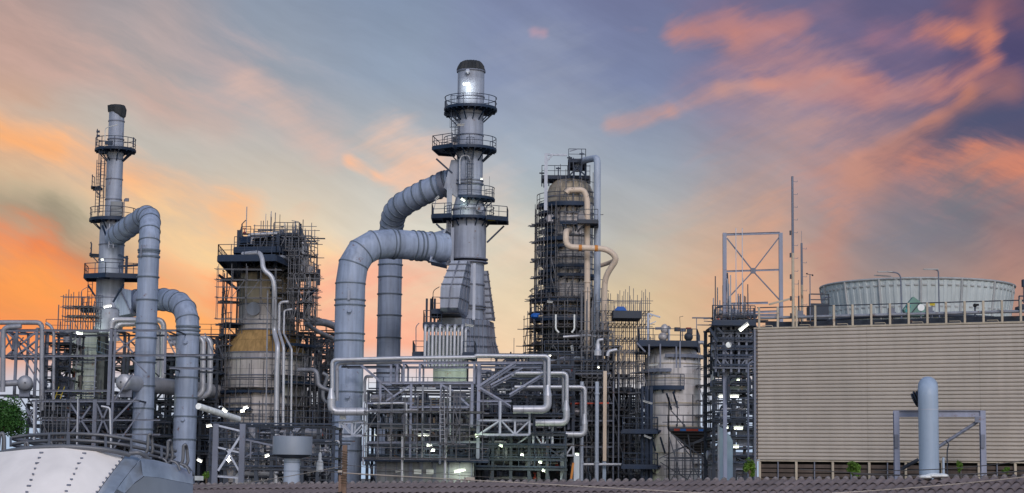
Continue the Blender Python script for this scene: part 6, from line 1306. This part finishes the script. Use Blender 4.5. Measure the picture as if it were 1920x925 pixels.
c = W(120, 870, 26.5); T.add('tank_top', M().prism([W(x, y, Y)-Vector((0, 0, .08)) for x, y, Y in rim+rim2[1:]+rim3[1:]]+[W(362, 908, 30)-Vector((0, 0, .2)), W(-140, 900, 30)-Vector((0, 0, .2))], (0, 0, -.04)), 'steel_dark')
T.add('tank_body', M().box((W(110, 900, 26).x, 26.6, 3.1), 4.0, 3.8, 6.2), 'concrete')
T.add('clip', M().box(W(372, 897, 25.4), .12, .08, .06, .4), 'zinc')
T.done()
T = Thing('tank_railing', 'grey tube handrail curving over the white riveted tank', 'railing', W(150, 850, 24.8))
def tb(l, r=.024, nm='rail_tube'): T.add(nm, M().tube(bend(P3(l), .25, 4), r, n=10), 'rail_grey')
tb([(90, 838, 27), (16, 822, 26), (60, 816, 25.2), (130, 813, 24.9), (200, 816, 24.9), (262, 828, 25.1), (330, 846, 25.6)]); tb([(90, 846, 27), (16, 834, 26), (60, 828, 25.2), (130, 825, 24.9), (200, 829, 24.9), (262, 840, 25.1), (328, 857, 25.6)])
tb([(-30, 862, 24.6), (0, 849, 24.3), (60, 840, 24.05), (130, 837, 24.02), (200, 843, 24.1), (243, 853, 24.3)], .034, 'rim_tube')
tb([(243, 850, 24.3), (262, 848, 24.3), (275, 858, 24.4), (285, 868, 24.5), (362, 889, 25.4)], .03, 'rim_tube'); tb([(255, 849, 24.6), (300, 858, 24.9), (350, 873, 25.4), (362, 889, 25.5)], .02)
for x, y0, y1 in ((128, 813, 838), (20, 822, 836), (92, 815, 838), (198, 816, 840), (246, 826, 848), (303, 840, 858)): T.add('post', M().bar(W(x, y0, 24.95), W(x, y1, 24.7), .045 if x == 128 else .03), 'rail_grey')
for x, y in ((280, 814), (317, 826), (346, 834)): tb([(x-8, y+38, 24.9), (x-3, y+30, 24.9), (x-2, y+2, 24.9), (x+2, y, 24.9), (x+4, y+5, 25), (x+7, y+34, 25), (x-2, y+42, 25)], .022, 'hoop')
for x, y in ((312, 862), (334, 868), (352, 874)): tb([(x-14, y-4, 24.8), (x-2, y, 24.8), (x+4, y+14, 24.8)], .016, 'hoop')
tb([(-4, 848, 24.4), (-1, 815, 24.4), (5, 812, 24.4), (8, 820, 24.4), (8, 846, 24.4)], .026, 'hoop')
for x in (50, 95, 115): tb([(x-3, 838, 25), (x-3, 831, 25), (x+1, 829, 25), (x+3, 838, 25)], .02, 'hoop')
tb([(30, 822, 26.5), (95, 836, 26)], .018)
T.done()
# wooden post and lines
T = Thing('wooden_post', 'weathered wooden post with rusty wire wound round it above the roof', 'post', W(643, 925, 18)); x = W(643, 900, 18).x
T.add('post', M().box((x+.012, 18, (W(643, 835, 18).z)/2), .045, .045, W(643, 835, 18).z), 'wood'); T.add('batten', M().box((x-.022, 17.95, W(643, 910, 18).z-1.0), .028, .03, 2.2), 'wood')
m = M(); g = random.Random(4)
for k in range(14): z = W(643, 848+k*4.5, 18).z; m.tube([(x-.02, 17.94, z), (x+.0, 17.93, z+.008), (x+.045, 17.95, z+g.uniform(-.01, .01))], .004, n=5)
T.add('wire_winding', m, 'bark'); T.add('clamp', M().box((x-.02, 17.9, W(640, 884, 18).z), .04, .03, .02), 'rope'); T.done()
def wire(label, a, b, sag, r, mt, name='power_line', cat='cable'):
    a, b = W(*a), W(*b); pts = [a.lerp(b, i/16)-Vector((0, 0, sag*4*(i/16)*(1-i/16))) for i in range(17)]; T = Thing(name, label, cat, a); T.add(name, M().tube(pts, r, n=5), mt); T.done()
wire('pale cord running right from the wooden post over the tiles', (643, 887, 17.9), (1500, 935, 20), .0, .0042, 'rope'); wire('pale cord running left from the wooden post over the tiles', (643, 874, 17.9), (380, 915, 22), .02, .004, 'rope')
wire('thin dark wire across the pale base wall', (560, 862, 40), (1180, 905, 44), .1, .006, 'wire'); wire('lower thin dark wire across the pale base wall', (560, 880, 40), (1100, 902, 44), .1, .006, 'wire')
wire('upper dark cable sagging in front of the vent pipe', (1640, 882, 60), (1960, 858, 55), .12, .014, 'wire'); wire('middle dark cable sagging in front of the vent pipe', (1600, 889, 60), (1960, 880, 55), .1, .02, 'wire'); wire('lowest dark cable sagging in front of the vent pipe', (1500, 880, 60), (1960, 892, 55), .1, .014, 'wire')
wire('pale cord climbing over the tiles at the right', (1560, 925, 22), (1960, 890, 22), .02, .005, 'rope')
T = Thing('solar_lamp', 'small dark framed lamp at the foot of the wooden post', 'lamp', W(638, 925, 17.5)); c = W(636, 926, 17.5); T.add('frame', M().prism([c+Vector((dx*.005, 0, dz*.005)) for dx, dz in ((-9, -6), (7, -6), (5, 4), (-7, 2))], (0, .02, 0)), 'black_void'); T.add('lens', M().prism([c+Vector((dx*.005, -.004, dz*.005)) for dx, dz in ((-7, -6), (5, -6), (4, 1), (-6, 0))], (0, .003, 0)), 'duct_paint_pale'); T.done()

# ------------------------------------------------------------------ vegetation
def foliage(label, px, py, Y, rx, rz, n, leaf, seed, mt='leaf', name='tree', cat='tree', trunk=True, lobes=6):
    g = random.Random(seed); c = W(px, py, Y); k = S(Y); T = Thing(name, label, cat, (c.x, c.y, 0)); m = M()
    L = [(Vector((g.uniform(-.55, .55)*rx*k, g.uniform(-.5, .5)*rx*k, g.uniform(-.6, .6)*rz*k)), g.uniform(.35, .6)) for _ in range(lobes)]
    for i in range(n):
        o, rr_ = g.choice(L); d = Vector((g.gauss(0, 1), g.gauss(0, 1), g.gauss(0, 1))).normalized()*(g.random()**.45)*rr_
        p = c+o+Vector((d.x*rx*k, d.y*rx*k, d.z*rz*k)); u = Vector((g.gauss(0, 1), g.gauss(0, 1), g.gauss(0, .6))).normalized(); w = u.cross(Vector((g.gauss(0, 1), g.gauss(0, 1), g.gauss(0, 1)))).normalized(); l = leaf*g.uniform(.6, 1.3)
        m.poly([p-u*l, p+w*l*.45, p+u*l, p-w*l*.45])
    T.add('crown', m, mt)
    if trunk:
        b = M().tube([(c.x, c.y, 0), (c.x+.1, c.y, c.z*.5), (c.x, c.y, c.z)], [rx*k*.12+.03, rx*k*.09+.02, .02], n=8)
        for o, rr_ in L: b.tube([(c.x, c.y, c.z-rz*k*.6), c+o*.8], [.03+rx*k*.03, .01], n=5)
        T.add('trunk', b, 'bark')
    T.done()
foliage('leafy green tree at the left edge behind the white tank', 6, 785, 110, 46, 46, 9000, .085, 1, lobes=14)
foliage('bright green bush at the foot of the cooling tower corner', 1405, 876, 66, 13, 20, 1500, .045, 2, 'leaf_bright', 'shrub', 'bush'); foliage('round green bush in front of the louvred base of the cooling tower', 1601, 879, 66, 17, 13, 1600, .045, 3, 'leaf_bright', 'shrub', 'bush')
foliage('small thin plant right of the fat vent pipe', 1800, 876, 66, 7, 13, 420, .04, 4, 'leaf_bright', 'shrub', 'bush'); foliage('small bush near the right end of the roof', 1887, 882, 66, 8, 7, 420, .04, 5, 'leaf_bright', 'shrub', 'bush')
foliage('yellow green plant above the left end of the tiled roof', 387, 893, 40, 7, 10, 420, .025, 6, 'leaf_bright', 'shrub', 'bush')
